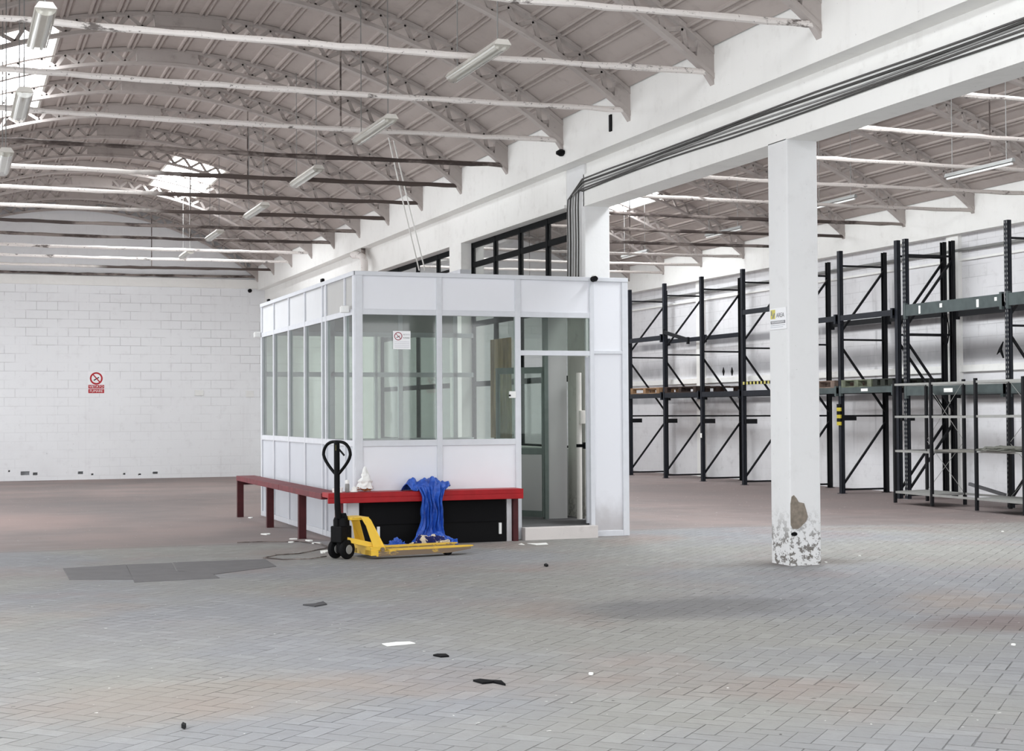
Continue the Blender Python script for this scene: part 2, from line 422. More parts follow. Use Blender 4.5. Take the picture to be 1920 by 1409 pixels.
# back wall with air-brick holes knocked through
def back_wall():
    m = MB(); holes = []
    for (x, y, w_, h) in ((47, 888, 15, 7), (66, 889, 8, 5), (151, 887, 9, 5), (173, 890, 4, 3), (233, 889, 4, 3), (262, 890, 5, 3), (291, 887, 9, 4), (17, 884, 3, 3)):
        p = on(1, YB, x, y); holes.append((p.x - w_/2*.0137, p.x + w_/2*.0137, p.z - h/2*.0137, p.z + h/2*.0137))
    holes.sort()
    zz0, zz1 = min(h[2] for h in holes), max(h[3] for h in holes)
    m.box(-4, 17.6, YB, YB + .25, zz1, 7.2); m.box(-4, 17.6, YB, YB + .25, -.4, zz0)
    x = -4
    for (a, b, c, d) in holes:
        m.box(x, a, YB, YB + .25, zz0, zz1)
        if c > zz0: m.box(a, b, YB, YB + .25, zz0, c)
        if d < zz1: m.box(a, b, YB, YB + .25, d, zz1)
        x = b
    m.box(x, 17.6, YB, YB + .25, zz0, zz1)
    m.box(-4, 17.6, YB + .24, YB + .27, zz0, zz1)
    m.m = 1; m.box(XL, XW, YB - .06, YB + .01, 4.72, 4.95)
    return struct(m.build('wall_back', [WHITE_WALL, PLASTER]))
back_wall()
# right wall
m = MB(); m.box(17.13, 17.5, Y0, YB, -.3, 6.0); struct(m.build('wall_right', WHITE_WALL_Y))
m = MB(); m.box(XR, 17.13, Y0, YB, 4.66, 5.9); m.box(17.08, 17.13, Y0, YB, 4.18, 4.22)
struct(m.build('trim_1', PLASTER))
m = MB()
for y in (12.9, 17.9, 22.95, 27.9, 32.9): m.box(17.05, 17.13, y, y + .35, zfl(17, 20), 4.66)
m.box(17.07, 17.13, Y0, YB, 2.18, 2.30)
struct(m.build('trim_2', PLASTER))
# middle wall, girder and gutter beam
m = MB()
m.box(XG, XW2 + .2, Y0, YB, 4.69, 5.75)                                      # upper gutter beam
m.box(7.66, XW2, Y0, 18.0, 4.55, 4.69)
m.box(XW, XW2, Y0, 18.0, 4.14, 4.55)
m.box(XW, XW2, 18.57, YB, 4.19, 4.69)
m.box(XW, XW2, 18.57, YB, -.3, 1.02)
m.box(XW, XW2, 28.35, YB, 1.02, 4.19)
m.box(7.60, XW2, 22.90, 23.50, 1.02, 4.19)
m.box(XW - .03, XW, 18.57, 28.4, 4.19, 4.23)
struct(m.build('wall_middle', PLASTER))
# windows of the middle wall
def window(nm, ya, yb, nm_y):
    m = MB(); X = 7.80; zt = (1.02, 1.95, 2.9, 3.84, 4.19)
    n = round((yb - ya) / nm_y)
    for k in range(n + 1):
        y = ya + (yb - ya) * k / n; wd = .07 if 0 < k < n else .10
        m.box(X - .03, X + .03, y - wd/2, y + wd/2, 1.02, 4.19)
    for z in zt:
        hh = .08 if z > 1.2 else .06; z = min(z, 4.19 - hh/2)
        m.box(X - .025, X + .025, ya, yb, z - hh/2, z + hh/2)
    fr = struct(m.build(nm, DARKFR))
    g = MB(); g.box(X - .003, X + .003, ya, yb, 1.02, 4.19); g.build('pane', GLASS_W, fr)
window('window_1', 18.57, 22.90, 1.1); window('window_2', 23.50, 28.35, 1.15)
# vaulted ceilings
AC, AR = -0.495, 7.05
def arc(xc, R, x): return AC + math.sqrt(max(0, R*R - (x - xc)**2))
def ceiling(nm, xc, x0, x1, sky):
    """corrugated vault; sky = list of (a0, a1, y0, y1) openings in arc angle"""
    R = AR + .25; a0 = math.asin((x0 - xc) / R); a1 = math.asin((x1 - xc) / R)
    n = 27; m = MB(); skyp = []
    ribw = .045 / R
    prof = []
    for k in range(n + 1):
        a = a0 + (a1 - a0) * k / n
        rw = ribw * 1.0
        if k: prof.append((a - rw - .001, R, k))
        if 0 < k < n: prof += [(a - rw, R - .034, k), (a - rw*.45, R - .034, k), (a - rw*.42, R - .004, k), (a + rw*.42, R - .004, k), (a + rw*.45, R - .034, k), (a + rw, R - .034, k)]
        if k < n: prof.append((a + rw + .001, R, k + 1))
    def P(a, r, y): return (xc + r * math.sin(a), y, AC + r * math.cos(a))
    yb = sorted(set([Y0, YB + .1] + [s[2] for s in sky] + [s[3] for s in sky]))
    for i in range(len(prof) - 1):
        (aa, ra, _), (ab, rb, _) = prof[i], prof[i+1]; am = (aa + ab) / 2
        for ya, yc in zip(yb, yb[1:]):
            ym = (ya + yc) / 2
            if any(s[0] < am < s[1] and s[2] < ym < s[3] for s in sky): continue
            m.add([P(aa, ra, ya), P(ab, rb, ya), P(ab, rb, yc), P(aa, ra, yc)], [(0, 1, 2, 3)])
            m.add([P(aa, R + .06, ya), P(ab, R + .06, ya), P(ab, R + .06, yc), P(aa, R + .06, yc)], [(3, 2, 1, 0)])
    # tile cross joints
    struct(m.build(nm, CEIL))
    return R
TY = [12.0 + 2.075 * k for k in range(-7, 14)]          # truss positions
def ang(x, xc): return math.asin((x - xc) / (AR + .25))
xcl, xcr = 2.95, 12.565
def snap(xc, x0, x1, x):
    a0, a1 = ang(x0, xc), ang(x1, xc); n = 27
    return a0 + (a1 - a0) * round((ang(x, xc) - a0) / (a1 - a0) * n) / n
def SK(xc, x0, x1, xa, xb, ya, yb): return (snap(xc, x0, x1, xa), snap(xc, x0, x1, xb), ya, yb)
tl = lambda k: 12.0 + 2.075 * k
skl = [SK(xcl, XL, XG, -.35, 1.42, tl(4) + .1, tl(7)), SK(xcl, XL, XG, 4.3, 5.4, tl(9), tl(11)), SK(xcl, XL, XG, 4.3, 5.9, -1, 4.5), SK(xcl, XL, XG, -.3, 1.4, 5.0, 11)]  # last two strips are unseen, added to light the left bay
skr = [SK(xcr, XR2, XR, 13.9, 15.05, tl(9), tl(11)), SK(xcr, XR2, XR, 9.2, 11.0, tl(4) + .1, tl(7)), SK(xcr, XR2, XR, 9.2, 11.0, tl(0), tl(3)), SK(xcr, XR2, XR, 9.2, 11.0, tl(8), tl(11)), SK(xcr, XR2, XR, 13.9, 15.05, -1, 4.5)]  # all but the first are unseen, added to brighten the right bay
ceiling('ceiling', xcl, XL, XG + .02, skl); ceiling('ceiling_right', xcr, XR2 - .02, XR + .02, skr)
ns = 0
for xc, L, lab in ((xcl, skl, 'left'), (xcr, skr, 'right')):
    for (a, b, ya, yb) in L:
        R = AR + .29; t = thing('skylight', (xc + R*math.sin((a+b)/2), (ya+yb)/2, AC + R*math.cos((a+b)/2)),
            ['glaring translucent skylight strip high on the left side of the left vault', 'glaring square skylight on the right slope of the left vault near the far wall',
             'added unseen skylight strip of the left vault nearest the viewer, right slope', 'added unseen skylight strip of the left vault nearest the viewer, left slope',
             'glaring skylight of the right vault seen beside the far pillar', 'added unseen skylight on the inner slope of the right vault behind the middle beam', 'added unseen skylight of the right vault level with the near column, inner slope', 'added unseen skylight of the right vault towards the far wall, inner slope', 'added unseen skylight of the right vault nearest the viewer, outer slope'][ns], 'skylight'); ns += 1
        m = MB(); n = 8; k2 = 6
        vs = [(xc + (R + (.015 if j % 2 else 0)) * math.sin(a + (b-a)*j/k2/n*1.0), y, AC + (R + (.015 if j % 2 else 0)) * math.cos(a + (b-a)*j/k2/n)) for y in (ya, yb) for j in range(n*k2 + 1)]
        c = n*k2 + 1; m.add(vs, [(j, j+1, c+j+1, c+j) for j in range(c-1)]); m.build('translucent_sheet', SKYL[(ns - 1) % len(SKYL)], t)
        m = MB()
        for y in (ya, yb):
            m.prism([(xc + r*math.sin(a + (b-a)*j/6), 0) for r, j in ((R, 0),)] * 0 + [], 1, 0, 0) if False else None
            m.add([(xc + r*math.sin(a + (b-a)*j/6), y + e, AC + r*math.cos(a + (b-a)*j/6)) for j in range(7) for (r, e) in ((R-.09, -.02), (R, -.02), (R, .02), (R-.09, .02))],
                  [(4*j + p, 4*j + (p+1) % 4, 4*j + 4 + (p+1) % 4, 4*j + 4 + p) for j in range(6) for p in range(4)])
        for aa in (a, b):
            s_, c_ = math.sin(aa), math.cos(aa)
            m.add([(xc + (R + r)*s_ + e*c_, y, AC + (R + r)*c_ - e*s_) for y in (ya, yb) for (r, e) in ((-.09, -.02), (0, -.02), (0, .02), (-.09, .02))],
                  [(p, (p+1) % 4, 4 + (p+1) % 4, 4 + p) for p in range(4)])
        m.build('frame', TUBE, t)

# ------------------------------------------------------------------ trusses with tie rods
def truss_mesh(xc, x0, x1):
    """arched truss in its own plane: lower chord, upper chord, zigzag web, solid crown, gusset ends"""
    m = MB(); hw = .055
    R0, R1, R2, R3 = AR, AR + .045, AR + .20, AR + .245
    a0, a1 = math.asin((x0 - xc) / AR), math.asin((x1 - xc) / AR)
    def band(ra, rb, aa, ab, n, w=hw):
        vs = []
        for k in range(n + 1):
            a = aa + (ab - aa) * k / n
            for r in (ra, rb):
                for y in (-w, w): vs.append((xc + r*math.sin(a), y, AC + r*math.cos(a)))
        fs = []
        for k in range(n):
            b = 4*k; fs += [(b, b+1, b+5, b+4), (b+2, b+6, b+7, b+3), (b, b+4, b+6, b+2), (b+1, b+3, b+7, b+5)]
        fs += [(0, 2, 3, 1), (4*n, 4*n+1, 4*n+3, 4*n+2)]
        m.add(vs, fs)
    band(R0, R1, a0, a1, 36); band(R2, R3, a0, a1, 36)
    sol = .43 / AR
    band(R1 - .002, R2 + .002, -sol, sol, 6, hw * .8)
    for sgn, ae in ((1, a1), (-1, a0)):
        A = abs(ae) - .035; n = 26
        for k in range(n):
            s0 = sol + (A - sol) * k / n; s1 = sol + (A - sol) * (k + 1) / n
            ra, rb = (R1, R2) if k % 2 else (R2, R1)
            p = (xc + ra*math.sin(sgn*s0), 0, AC + ra*math.cos(s0)); q = (xc + rb*math.sin(sgn*s1), 0, AC + rb*math.cos(s1))
            m.bar(p, q, .05, .028, (0, 1, 0))
    for sgn, xe, a in ((1, x1, a1), (-1, x0, a0)):
        zs = AC + AR*math.cos(a)
        m.prism([(zs - .06, xe), (zs + .36, xe), (zs + .40, xe - sgn*.18), (zs + .22, xe - sgn*.20)], 1, -.045, .045)
    return m
TRL = truss_mesh(xcl, XL, XG); TRR = truss_mesh(xcr, XR2, XR)
def ordn(k): return ['', 'first', 'second', 'third', 'fourth', 'fifth', 'sixth', 'seventh', 'eighth', 'ninth', 'tenth', 'eleventh', 'twelfth', 'thirteenth', 'fourteenth', 'fifteenth', 'sixteenth', 'seventeenth', 'eighteenth', 'nineteenth', 'twentieth', 'twenty-first'][k]
proto = {}
for side, T, xc, x0, x1 in (('left', TRL, xcl, XL, XG), ('right', TRR, xcr, XR2, XR)):
    vis = [y for y in TY if y > (8 if side == 'left' else 12.5)]
    for k, y in enumerate(reversed(vis)):
        lab = 'arched grey roof truss with tie rod in the %s vault, %s from the far wall' % (side, ordn(k + 1))
        if k == 0:
            t = thing('roof_truss', (xc, y, 4.95), lab, 'roof truss', 'arched trusses of the %s vault' % side)
            q = MB(); q.v = [(a - xc, b, c - 4.95) for a, b, c in T.v]; q.f = T.f; q.mi = T.mi
            o = q.build('arched_frame', CONC); o.parent = t
            proto[side] = (t, o.data)
        else:
            t = proto[side][0].copy(); COL.objects.link(t); t.location.y = y; t['label'] = lab
            o = bpy.data.objects.new('arched_frame', proto[side][1]); COL.objects.link(o); o.parent = t
        # the rod: lumpy paint, slightly irregular
        rr = random.Random(int(y * 100) + (side == 'left')); npt = 34; r0 = .033
        pts = []; rs = []
        for j in range(npt + 1):
            u = j / npt; x = x0 - xc + .02 + (x1 - x0 - .04) * u
            pts.append((x, rr.uniform(-.004, .004), .07 - .03 * math.sin(PI*u) + rr.uniform(-.006, .006))); rs.append(r0 * rr.uniform(.82, 1.12))
        idx = TY.index(y)
        kk = idx - 7
        rm = {4: ROD_D, 8: ROD_D, 9: ROD_D, 13: ROD_D, 5: ROD_H, 6: ROD_H, 7: ROD_H, 12: ROD_H}.get(kk, ROD) if side == 'left' else {7: ROD_D, 8: ROD_D, 12: ROD_D, 6: ROD_D}.get(kk, ROD_R)
        q = MB(); q.tube(pts, rs, 8); ro = q.build('tie_rod', rm, smooth=True); ro.parent = t
        # hanger rod from crown to tie
        if idx % 3 == 1 and not (side == 'left' and idx - 7 < 3):
            q = MB(); q.tube([(1.55, 0, .05), (1.55, 0, arc(0, AR, 1.55) - 4.95 + .02)], .011, 6); h_ = q.build('hanger_rod', ROD_D); h_.parent = t

# ------------------------------------------------------------------ columns
def column(x0, x1, y0, y1, ztop, lab, peel=False):
    m = MB(); m.box(x0, x1, y0, y1, -.12, ztop)
    t = m.build('concrete_column', COLUMN, bevel=.012); return tag(t, lab, 'column', 'columns carrying the middle beam')
c1 = column(XW, XW2 - .01, 12.93, 13.30, 4.16, 'square white column with flaking base and bare mortar patch')
# bare mortar patch, slightly hollow, on the front face of the column
pp = []
for (x, y) in ((1484, 932), (1488, 929), (1493, 935), (1497, 942), (1507, 944), (1511, 957), (1514, 969), (1511, 978), (1502, 987), (1496, 992), (1486, 992), (1480, 985), (1478, 975), (1479, 963), (1476, 955), (1480, 945)):
    p = on(1, 12.93, x, y); pp.append((p.z, max(XW + .003, p.x)))
m = MB(); m.prism(pp, 1, 12.922, 12.935); q = m.build('bare_mortar_patch', MORTAR, c1)
m = MB(); p = on(1, 12.93, 1489, 1002); m.prism([(p.z + .02*math.cos(a), p.x + .035*math.sin(a)) for a in [i*PI/4 for i in range(8)]], 1, 12.924, 12.935); m.build('hole', BLACK, c1)
c2 = column(XW, XW2, 17.96, 18.57, 4.69, 'broad white column rising behind the glazed office booth')
m = MB(); m.box(XW - .006, XW + .01, 17.99, 18.55, .14, 3.0); m.build('peeling_plaster', PEEL, c2)
for k, y in enumerate((2.9, 7.9)): column(XW, XW2, y, y + .37, 4.16, ['square white column of the middle row behind the viewer', 'square white column of the middle row nearest the viewer'][k])
for k, y in enumerate((-3.5, 1.9, 6.9, 11.9, 16.9, 21.9, 26.9, 31.9, 37.5)):
    m = MB(); m.box(-1.95, -1.6, y, y + .35, -.1, 4.2); tag(m.build('concrete_column', COLUMN), 'square white column in the outer left row, %s from the far wall' % ordn(9 - k), 'column', 'columns of the outer left row')
m = MB(); m.box(-2.0, XL, Y0, YB, 4.14, 5.6); struct(m.build('wall_left', PLASTER))

# cables along the beam, then down the far column
t = thing('cable_bundle', (XW - .03, 12, 4.4), 'dark sagging bundle of cables running along the white beam and down the far column', 'cables')
for k in range(5):
    rr = random.Random(k); m = MB(); z = 4.34 + .035 * k
    pts = []
    for j in range(26):
        y = -2 + 20.0 * j / 25
        pts.append((XW - .014, y, z + .010*math.sin(j*.9 + k) + rr.uniform(-.004, .004) + .012 * math.sin(y*.5)))
    pts += [(XW - .03, 18.08 + .09*k, 4.36 - .02*k), (XW - .03, 18.1 + .09*k, 4.15), (XW - .03, 18.09 + .09*k, 3.7), (XW - .03, 18.11 + .09*k, 3.13)]
    m.tube(pts, .010 if k != 3 else .013, 6); m.build('cable', [simple('dark_cable', '454442', .6), simple('grey_cable', '5d5b59', .6), GREYP][k % 3], t, smooth=True)

# ------------------------------------------------------------------ office booth
BX0, BX1, BY0, BY1, BZ = 4.33, 7.74, 16.9, 22.45, 3.126
booth = thing('office_booth', ((BX0+BX1)/2, (BY0+BY1)/2, 0), 'white and grey glazed office booth built against the middle wall', 'office booth')
W = .05
fr = MB()
vx = [(BX0, BX0 + .09), (5.305, 5.37), (6.275, 6.345), (7.235, 7.29), (7.66, BX1)]
for a, b in vx: fr.box(a, b, BY0 - .01, BY0 + W, 0, BZ)
fr.box(BX0, BX1, BY0 - .02, BY0 + W, BZ - .05, BZ)
fr.box(BX0, 7.25, BY0 - .005, BY0 + W, 2.63, 2.695)
fr.box(BX0, 6.30, BY0 - .005, BY0 + W, 1.12, 1.19)
fr.box(6.34, 7.25, BY0 - .005, BY0 + W, 2.175, 2.235)
fr.box(7.28, 7.70, BY0 - .005, BY0 + W, 2.20, 2.24)
fr.box(7.28, 7.70, BY0 - .005, BY0 + W, 0.0, .07)
fr.box(BX0 + .05, 6.30, BY0 - .005, BY0 + W, 0.0, .07)
sy = [(22.38, 22.45), (21.50, 21.55), (20.48, 20.53), (19.48, 19.53), (18.49, 18.54), (18.29, 18.35), (17.35, 17.39), (16.9, 16.99)]
for a, b in sy: fr.box(BX0 - .01, BX0 + W, a, b, 0, BZ)
fr.box(BX0 - .02, BX0 + W, BY0, BY1, BZ - .05, BZ); fr.box(BX0 - .005, BX0 + W, BY0, BY1, 2.63, 2.695)
fr.box(BX0 - .005, BX0 + W, BY0, BY1, 1.12, 1.19); fr.box(BX0 - .005, BX0 + W, BY0, BY1, 0, .07)
# back partition
for x in (BX0, 5.36, 6.42, 7.30): fr.box(x, x + .07, BY1 - W, BY1 + .01, 0, BZ)
for z in (0.0, 1.05, 2.05, 2.66, BZ - .06): fr.box(BX0, XW, BY1 - W, BY1, z, z + .07)
for x in (4.75, 5.80, 6.05): fr.box(x, x + .045, BY1 - W, BY1, 1.1, 2.7)
fr.build('metal_frame', ALU, booth, bevel=.004)
def pnl(x0, x1, y0, y1, z0, z1, m_=PANEL, nm='wall_panel', lab=None):
    q = MB(); q.box(x0, x1, y0, y1, z0, z1); o = q.build(nm, m_, booth)
    if lab: o['label'] = lab
    return o
yf = BY0 + .012
for a, b in ((4.42, 5.305), (5.37, 6.275), (6.345, 7.235)): pnl(a, b, yf, yf + .02, 2.695, BZ - .05)
for a, b in ((4.42, 5.305), (5.37, 6.275)): pnl(a, b, yf, yf + .02, .07, 1.12)
pnl(7.29, 7.66, yf, yf + .02, 2.24, BZ - .05); pnl(7.29, 7.66, yf, yf + .02, .07, 2.20, PANEL_D)
gp = lambda *a: pnl(*a, GLASS, 'glass_pane')
for a, b in ((4.42, 5.305), (5.37, 6.275)): gp(a, b, yf + .005, yf + .011, 1.19, 2.63)
gp(6.345, 7.235, yf + .005, yf + .011, 2.235, 2.63)
xf = BX0 + .012
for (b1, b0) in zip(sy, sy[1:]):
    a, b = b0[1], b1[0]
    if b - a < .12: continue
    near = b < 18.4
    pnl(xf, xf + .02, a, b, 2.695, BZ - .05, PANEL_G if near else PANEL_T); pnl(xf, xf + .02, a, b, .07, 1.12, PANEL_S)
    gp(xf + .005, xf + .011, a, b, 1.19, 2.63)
for a, b in ((4.4, 5.36), (5.43, 6.42), (6.49, 7.30)):
    pnl(a, b, BY1 - .04, BY1 - .02, .07, 1.05, PANEL_G); gp(a, b, BY1 - .04, BY1 - .034, 1.12, 2.66); pnl(a, b, BY1 - .04, BY1 - .02, 2.73, BZ - .06, PANEL_G)
q = MB(); q.box(BX0 + .01, XW - .01, BY0 + .02, BY1, BZ - .06, BZ - .02); q.build('roof_board', PANEL_G, booth)
q = MB(); q.box(BX0 + .06, XW - .002, BY0 + .07, BY1 - .06, -.02, .14); q.build('raised_floor', CEMENT, booth)
# vestibule partition and inner glazed door seen through the doorway
q = MB(); q.box(7.16, 7.44, 18.14, 18.19, .14, 2.9); q.build('inner_partition', PANEL_G, booth)
q = MB(); q.box(7.12, 7.17, 18.10, 18.18, .14, 2.9); q.box(6.35, 6.40, 18.10, 18.18, .14, 2.9) if False else None; q.build('inner_post', GREENFR, booth)
d0, d1 = Vector((7.10, 18.14, 0)), Vector((7.20, 19.0, 0))
dr = thing('inner_door', (7.12, 18.2, .14), None, None); dr.parent = booth; dr.matrix_parent_inverse = booth.matrix_basis.inverted()
def leaf(parent, a, b, z0, z1, zg, mfr, handle, mp=PANEL_G):
    """a door leaf from a to b: frame, lower board, upper glass"""
    q = MB(); U = (b - a).normalized()
    q.bar(a + Vector((0, 0, z0)), a + Vector((0, 0, z1)), .04, .05); q.bar(b + Vector((0, 0, z0)), b + Vector((0, 0, z1)), .04, .05)
    for z in (z0 + .04, zg, z1 - .04): q.bar(a + Vector((0, 0, z)), b + Vector((0, 0, z)), .04, .08)
    f_ = q.build('door_frame', mfr, parent)
    q = MB(); q.bar(a + Vector((0, 0, (z0 + zg)/2)), b + Vector((0, 0, (z0 + zg)/2)), .02, zg - z0 - .06); q.build('door_panel', mp, parent)
    q = MB(); q.bar(a + Vector((0, 0, (z1 + zg)/2)), b + Vector((0, 0, (z1 + zg)/2)), .006, z1 - zg - .06); q.build('door_glass', GLASS, parent)
leaf(dr, Vector((7.13, 18.16, 0)), Vector((6.72, 18.75, 0)), .16, 2.08, 1.0, GREENFR, None)
dr2 = thing('door', (7.2, 16.95, .14), None, None); dr2.parent = booth; dr2.matrix_parent_inverse = booth.matrix_basis.inverted()
leaf(dr2, Vector((7.235, 16.97, 0)), Vector((7.555, 17.72, 0)), .16, 2.16, 1.0, ALU, None)
q = MB(); q.box(7.33, 7.45, 17.55, 17.57, 1.06, 1.10); q.box(7.43, 7.47, 17.53, 17.60, 1.04, 1.12); q.build('door_handle', BLACK, dr2)
# white pipe inside the booth
q = MB(); q.tube([(7.52, 17.93, .14), (7.52, 17.93, 2.0)], .035, 12); tag(q.build('drain_pipe', TUBE, smooth=True), 'white vertical pipe against the peeling column inside the booth doorway', 'pipe')
q = MB(); q.box(7.50, 7.60, 17.83, 17.89, 1.35, 1.52); tag(q.build('junction_box', TUBE, bevel=.006), 'small beige junction box beside the white pipe in the booth doorway', 'box')
# step
q = MB(); q.box(6.33, 7.26, 16.74, 16.875, -.02, .145); tag(q.build('door_step', STEPM, bevel=.006), 'pale concrete step at the booth doorway', 'step')
# curtain behind the booth window
q = MB(); n = 24
vs = [(7.70 + .02*math.sin(k*1.4), 20.9 + .95*k/n, z) for z in (1.12, 2.6) for k in range(n + 1)]
q.add(vs, [(k, k+1, n+2+k, n+1+k) for k in range(n)]); o = q.build('curtain', CURT, smooth=True)
so = o.modifiers.new('thick', 'SOLIDIFY'); so.thickness = .004
tag(o, 'brown curtain hanging at the window inside the booth', 'curtain')
# fittings on the booth
def white_sensor(loc, sgn, lab):
    t = thing('alarm_sensor', loc, lab, 'sensor'); x, y, z = loc
    q = MB(); q.box(x - .09, x, y - .03, y + .03, z - .03, z + .05); q.build('housing', WHITEP, t, bevel=.008)
    q = MB(); q.box(x - .10, x - .088, y - .025, y + .025, z - .03, z + .04); q.build('lens', WHITEP, t, bevel=.005)
p = on(0, 4.33, 655, 589); white_sensor((4.315, 17.12, 2.69), 1, 'white alarm sensor on the rail at the near corner of the booth')
white_sensor((4.315, 22.42, 2.66), 1, 'white alarm sensor at the far left corner of the booth')
def cam_small(loc, lab, r=.035):
    t = thing('security_camera', loc, lab, 'camera'); x, y, z = loc
    q = MB(); q.lathe((x, y - .02, z), [(.0, -.08), (r*.7, -.08), (r, -.05), (r, .02), (r*.6, .03)], 14, axis=1); q.build('body', BLACK, t, smooth=True)
    q = MB(); q.box(x + .0, x + .05, y - .03, y + .04, z - .005, z + .05); q.build('mount', WHITEP, t)
cam_small((7.27, 16.87, 3.10), 'black camera with white mount on top edge of the booth front')
cam_small((7.22, 38.98, 4.66), 'small black camera near the far corner of the left bay', .05)
COL.objects['security_camera.001'].location = (7.22, 38.98, 4.66)
for k, (x, y, h) in enumerate(((4.33, 21.9, .035), (4.33, 18.5, .045))):
    q = MB(); q.box(x - .02, x + .02, y - .04, y + .04, BZ, BZ + h); tag(q.build('cable_clamp', BLACK, bevel=.01), ['black clamp on the booth top near its far end', 'black clamp on the booth top above the double post'][k], 'clamp')
q = MB(); q.box(6.19, 6.27, 16.86, 16.895, 1.67, 1.75); sw = q.build('switch_box', WHITEP, bevel=.005); tag(sw, 'small white switch box on the booth post beside the doorway', 'switch')
q = MB(); q.box(6.18, 6.20, 16.85, 16.862, 1.69, 1.71); q.build('switch_button', BLACK, sw)

# ------------------------------------------------------------------ signs
MRED = simple('sign_red', 'b3202a', .6); MBLK = simple('sign_black', '202020', .6); MGRY = simple('sign_grey', '8d8d90', .6); MYEL = simple('sign_yellow', 'd9cf6a', .6)
SIGNW = simple('sign_white', 'f0f0f2', .5, 0, .02)
def ring(q, c, r0, r1, M, n=28, t=.001):
    vs = []
    for k in range(n):
        a = 2*PI*k/n
        for r in (r0, r1):
            for z in (0, t): vs.append(M @ Vector((c[0] + r*math.cos(a), c[1] + r*math.sin(a), z)))
    fs = []
    for k in range(n):
        a, b = 4*k, 4*((k+1) % n); fs += [(a, b, b+1, a+1), (a+2, a+3, b+3, b+2), (a+1, b+1, b+3, a+3), (a, a+2, b+2, b)]
    q.add(vs, fs)
def quad(q, pts, M, t=.001):
    n = len(pts); vs = [M @ Vector((x, y, z)) for z in (0, t) for x, y in pts]
    q.add(vs, [tuple(range(n))[::-1], tuple(range(n, 2*n))] + [(i, (i+1) % n, n+(i+1) % n, n+i) for i in range(n)])
def rct(x0, x1, y0, y1): return [(x0, y0), (x1, y0), (x1, y1), (x0, y1)]
Mf = lambda x, y, z: Matrix.Translation((x, y, z)) @ Matrix.Rotation(PI/2, 4, 'X')                 # faces -Y
Mx = lambda x, y, z: Matrix.Translation((x, y, z)) @ Matrix.Rotation(-PI/2, 4, 'Z') @ Matrix.Rotation(PI/2, 4, 'X')  # faces -X
# wall sign
t = thing('no_smoking_sign', (3.42, YB - .01, 2.3), 'red and white no smoking sign on the far white wall', 'sign')
M = Mf(3.42, YB - .004, 2.305)
q = MB(); quad(q, rct(-.20, .20, -.275, .275), M, .004); q.build('plate', SIGNW, t)
M2 = M @ Matrix.Translation((0, 0, .004))
q = MB(); ring(q, (0, .10), .115, .155, M2); quad(q, [(-.095, .195), (-.075, .215), (.095, .02), (.075, 0)], M2, .0012); q.build('prohibition_ring', MRED, t)
q = MB(); quad(q, [(-.07, .06), (-.05, .04), (.07, .115), (.06, .14)], M2); q.build('cigarette', MBLK, t)
q = MB(); quad(q, rct(-.19, .19, -.15, -.06), M2); quad(q, rct(-.19, .19, -.265, -.165), M2); q.build('red_band', MRED, t)
M3 = M @ Matrix.Translation((0, 0, .0062))
text_part('VIETATO', .085, 'lettering', SIGNW, t, M3 @ Matrix.Translation((0, -.105, 0)))
text_part('FUMARE', .085, 'lettering', SIGNW, t, M3 @ Matrix.Translation((0, -.215, 0)))
# glass sign
t = thing('no_smoking_notice', (4.885, 16.88, 2.34), 'square white no smoking notice stuck on the left front pane', 'sign')
M = Mf(4.885, 16.885 + .02, 2.34)
q = MB(); quad(q, rct(-.105, .105, -.105, .105), M, .003); q.build('plate', SIGNW, t)
M2 = M @ Matrix.Translation((0, 0, .003))
q = MB(); ring(q, (-.042, .045), .038, .048, M2); quad(q, [(-.073, .07), (-.067, .076), (-.011, .02), (-.017, .014)], M2, .0012); q.build('prohibition_ring', simple('faded_red', 'a05a64', .6), t)
q = MB(); quad(q, [(-.065, .032), (-.062, .025), (-.02, .045), (-.023, .052)], M2); q.build('cigarette', MBLK, t)
text_part('VIETATO', .021, 'lettering', MGRY, t, M2 @ Matrix.Translation((.055, .063, 0)))
text_part('FUMARE', .021, 'lettering', MBLK, t, M2 @ Matrix.Translation((.055, .025, 0)))
q = MB()
for z in (-.02, -.04, -.06, -.08): quad(q, rct(-.085, .09, z - .002, z + .002), M2)
q.build('small_print', simple('pale_print', 'c9c9d2', .7), t)
# column sign
t = thing('warning_sign', (XW - .01, 13.11, 2.40), 'white sign with a yellow emblem reading AREA on the near column', 'sign')
M = Mx(XW - .003, 13.115, 2.405)
q = MB(); quad(q, rct(-.155, .155, -.105, .105), M, .006); q.build('plate', SIGNW, t)
M2 = M @ Matrix.Translation((0, 0, .006))
q = MB(); quad(q, rct(-.14, -.05, -.0, .09), M2); q.build('yellow_emblem', MYEL, t)
q = MB(); quad(q, [(-.13, .08), (-.115, .085), (-.10, .03), (-.125, .035)], M2, .002); quad(q, [(-.11, .005), (-.085, .005), (-.055, .05), (-.07, .06)], M2, .002); q.build('camera_emblem', MGRY, t)
text_part('AREA', .062, 'lettering', MBLK, t, M2 @ Matrix.Translation((.045, .03, 0)))
q = MB(); quad(q, rct(-.14, .14, -.05, -.02), M2); q.build('grey_band', MGRY, t)
text_part('VIDEOSORVEGLIATA', .026, 'lettering', SIGNW, t, M2 @ Matrix.Translation((0, -.035, .0012)))
q = MB(); quad(q, rct(-.14, .14, -.068, -.062), M2); quad(q, rct(-.14, .10, -.085, -.08), M2); q.build('small_print', simple('pale_print_b', 'b9bcc2', .7), t)

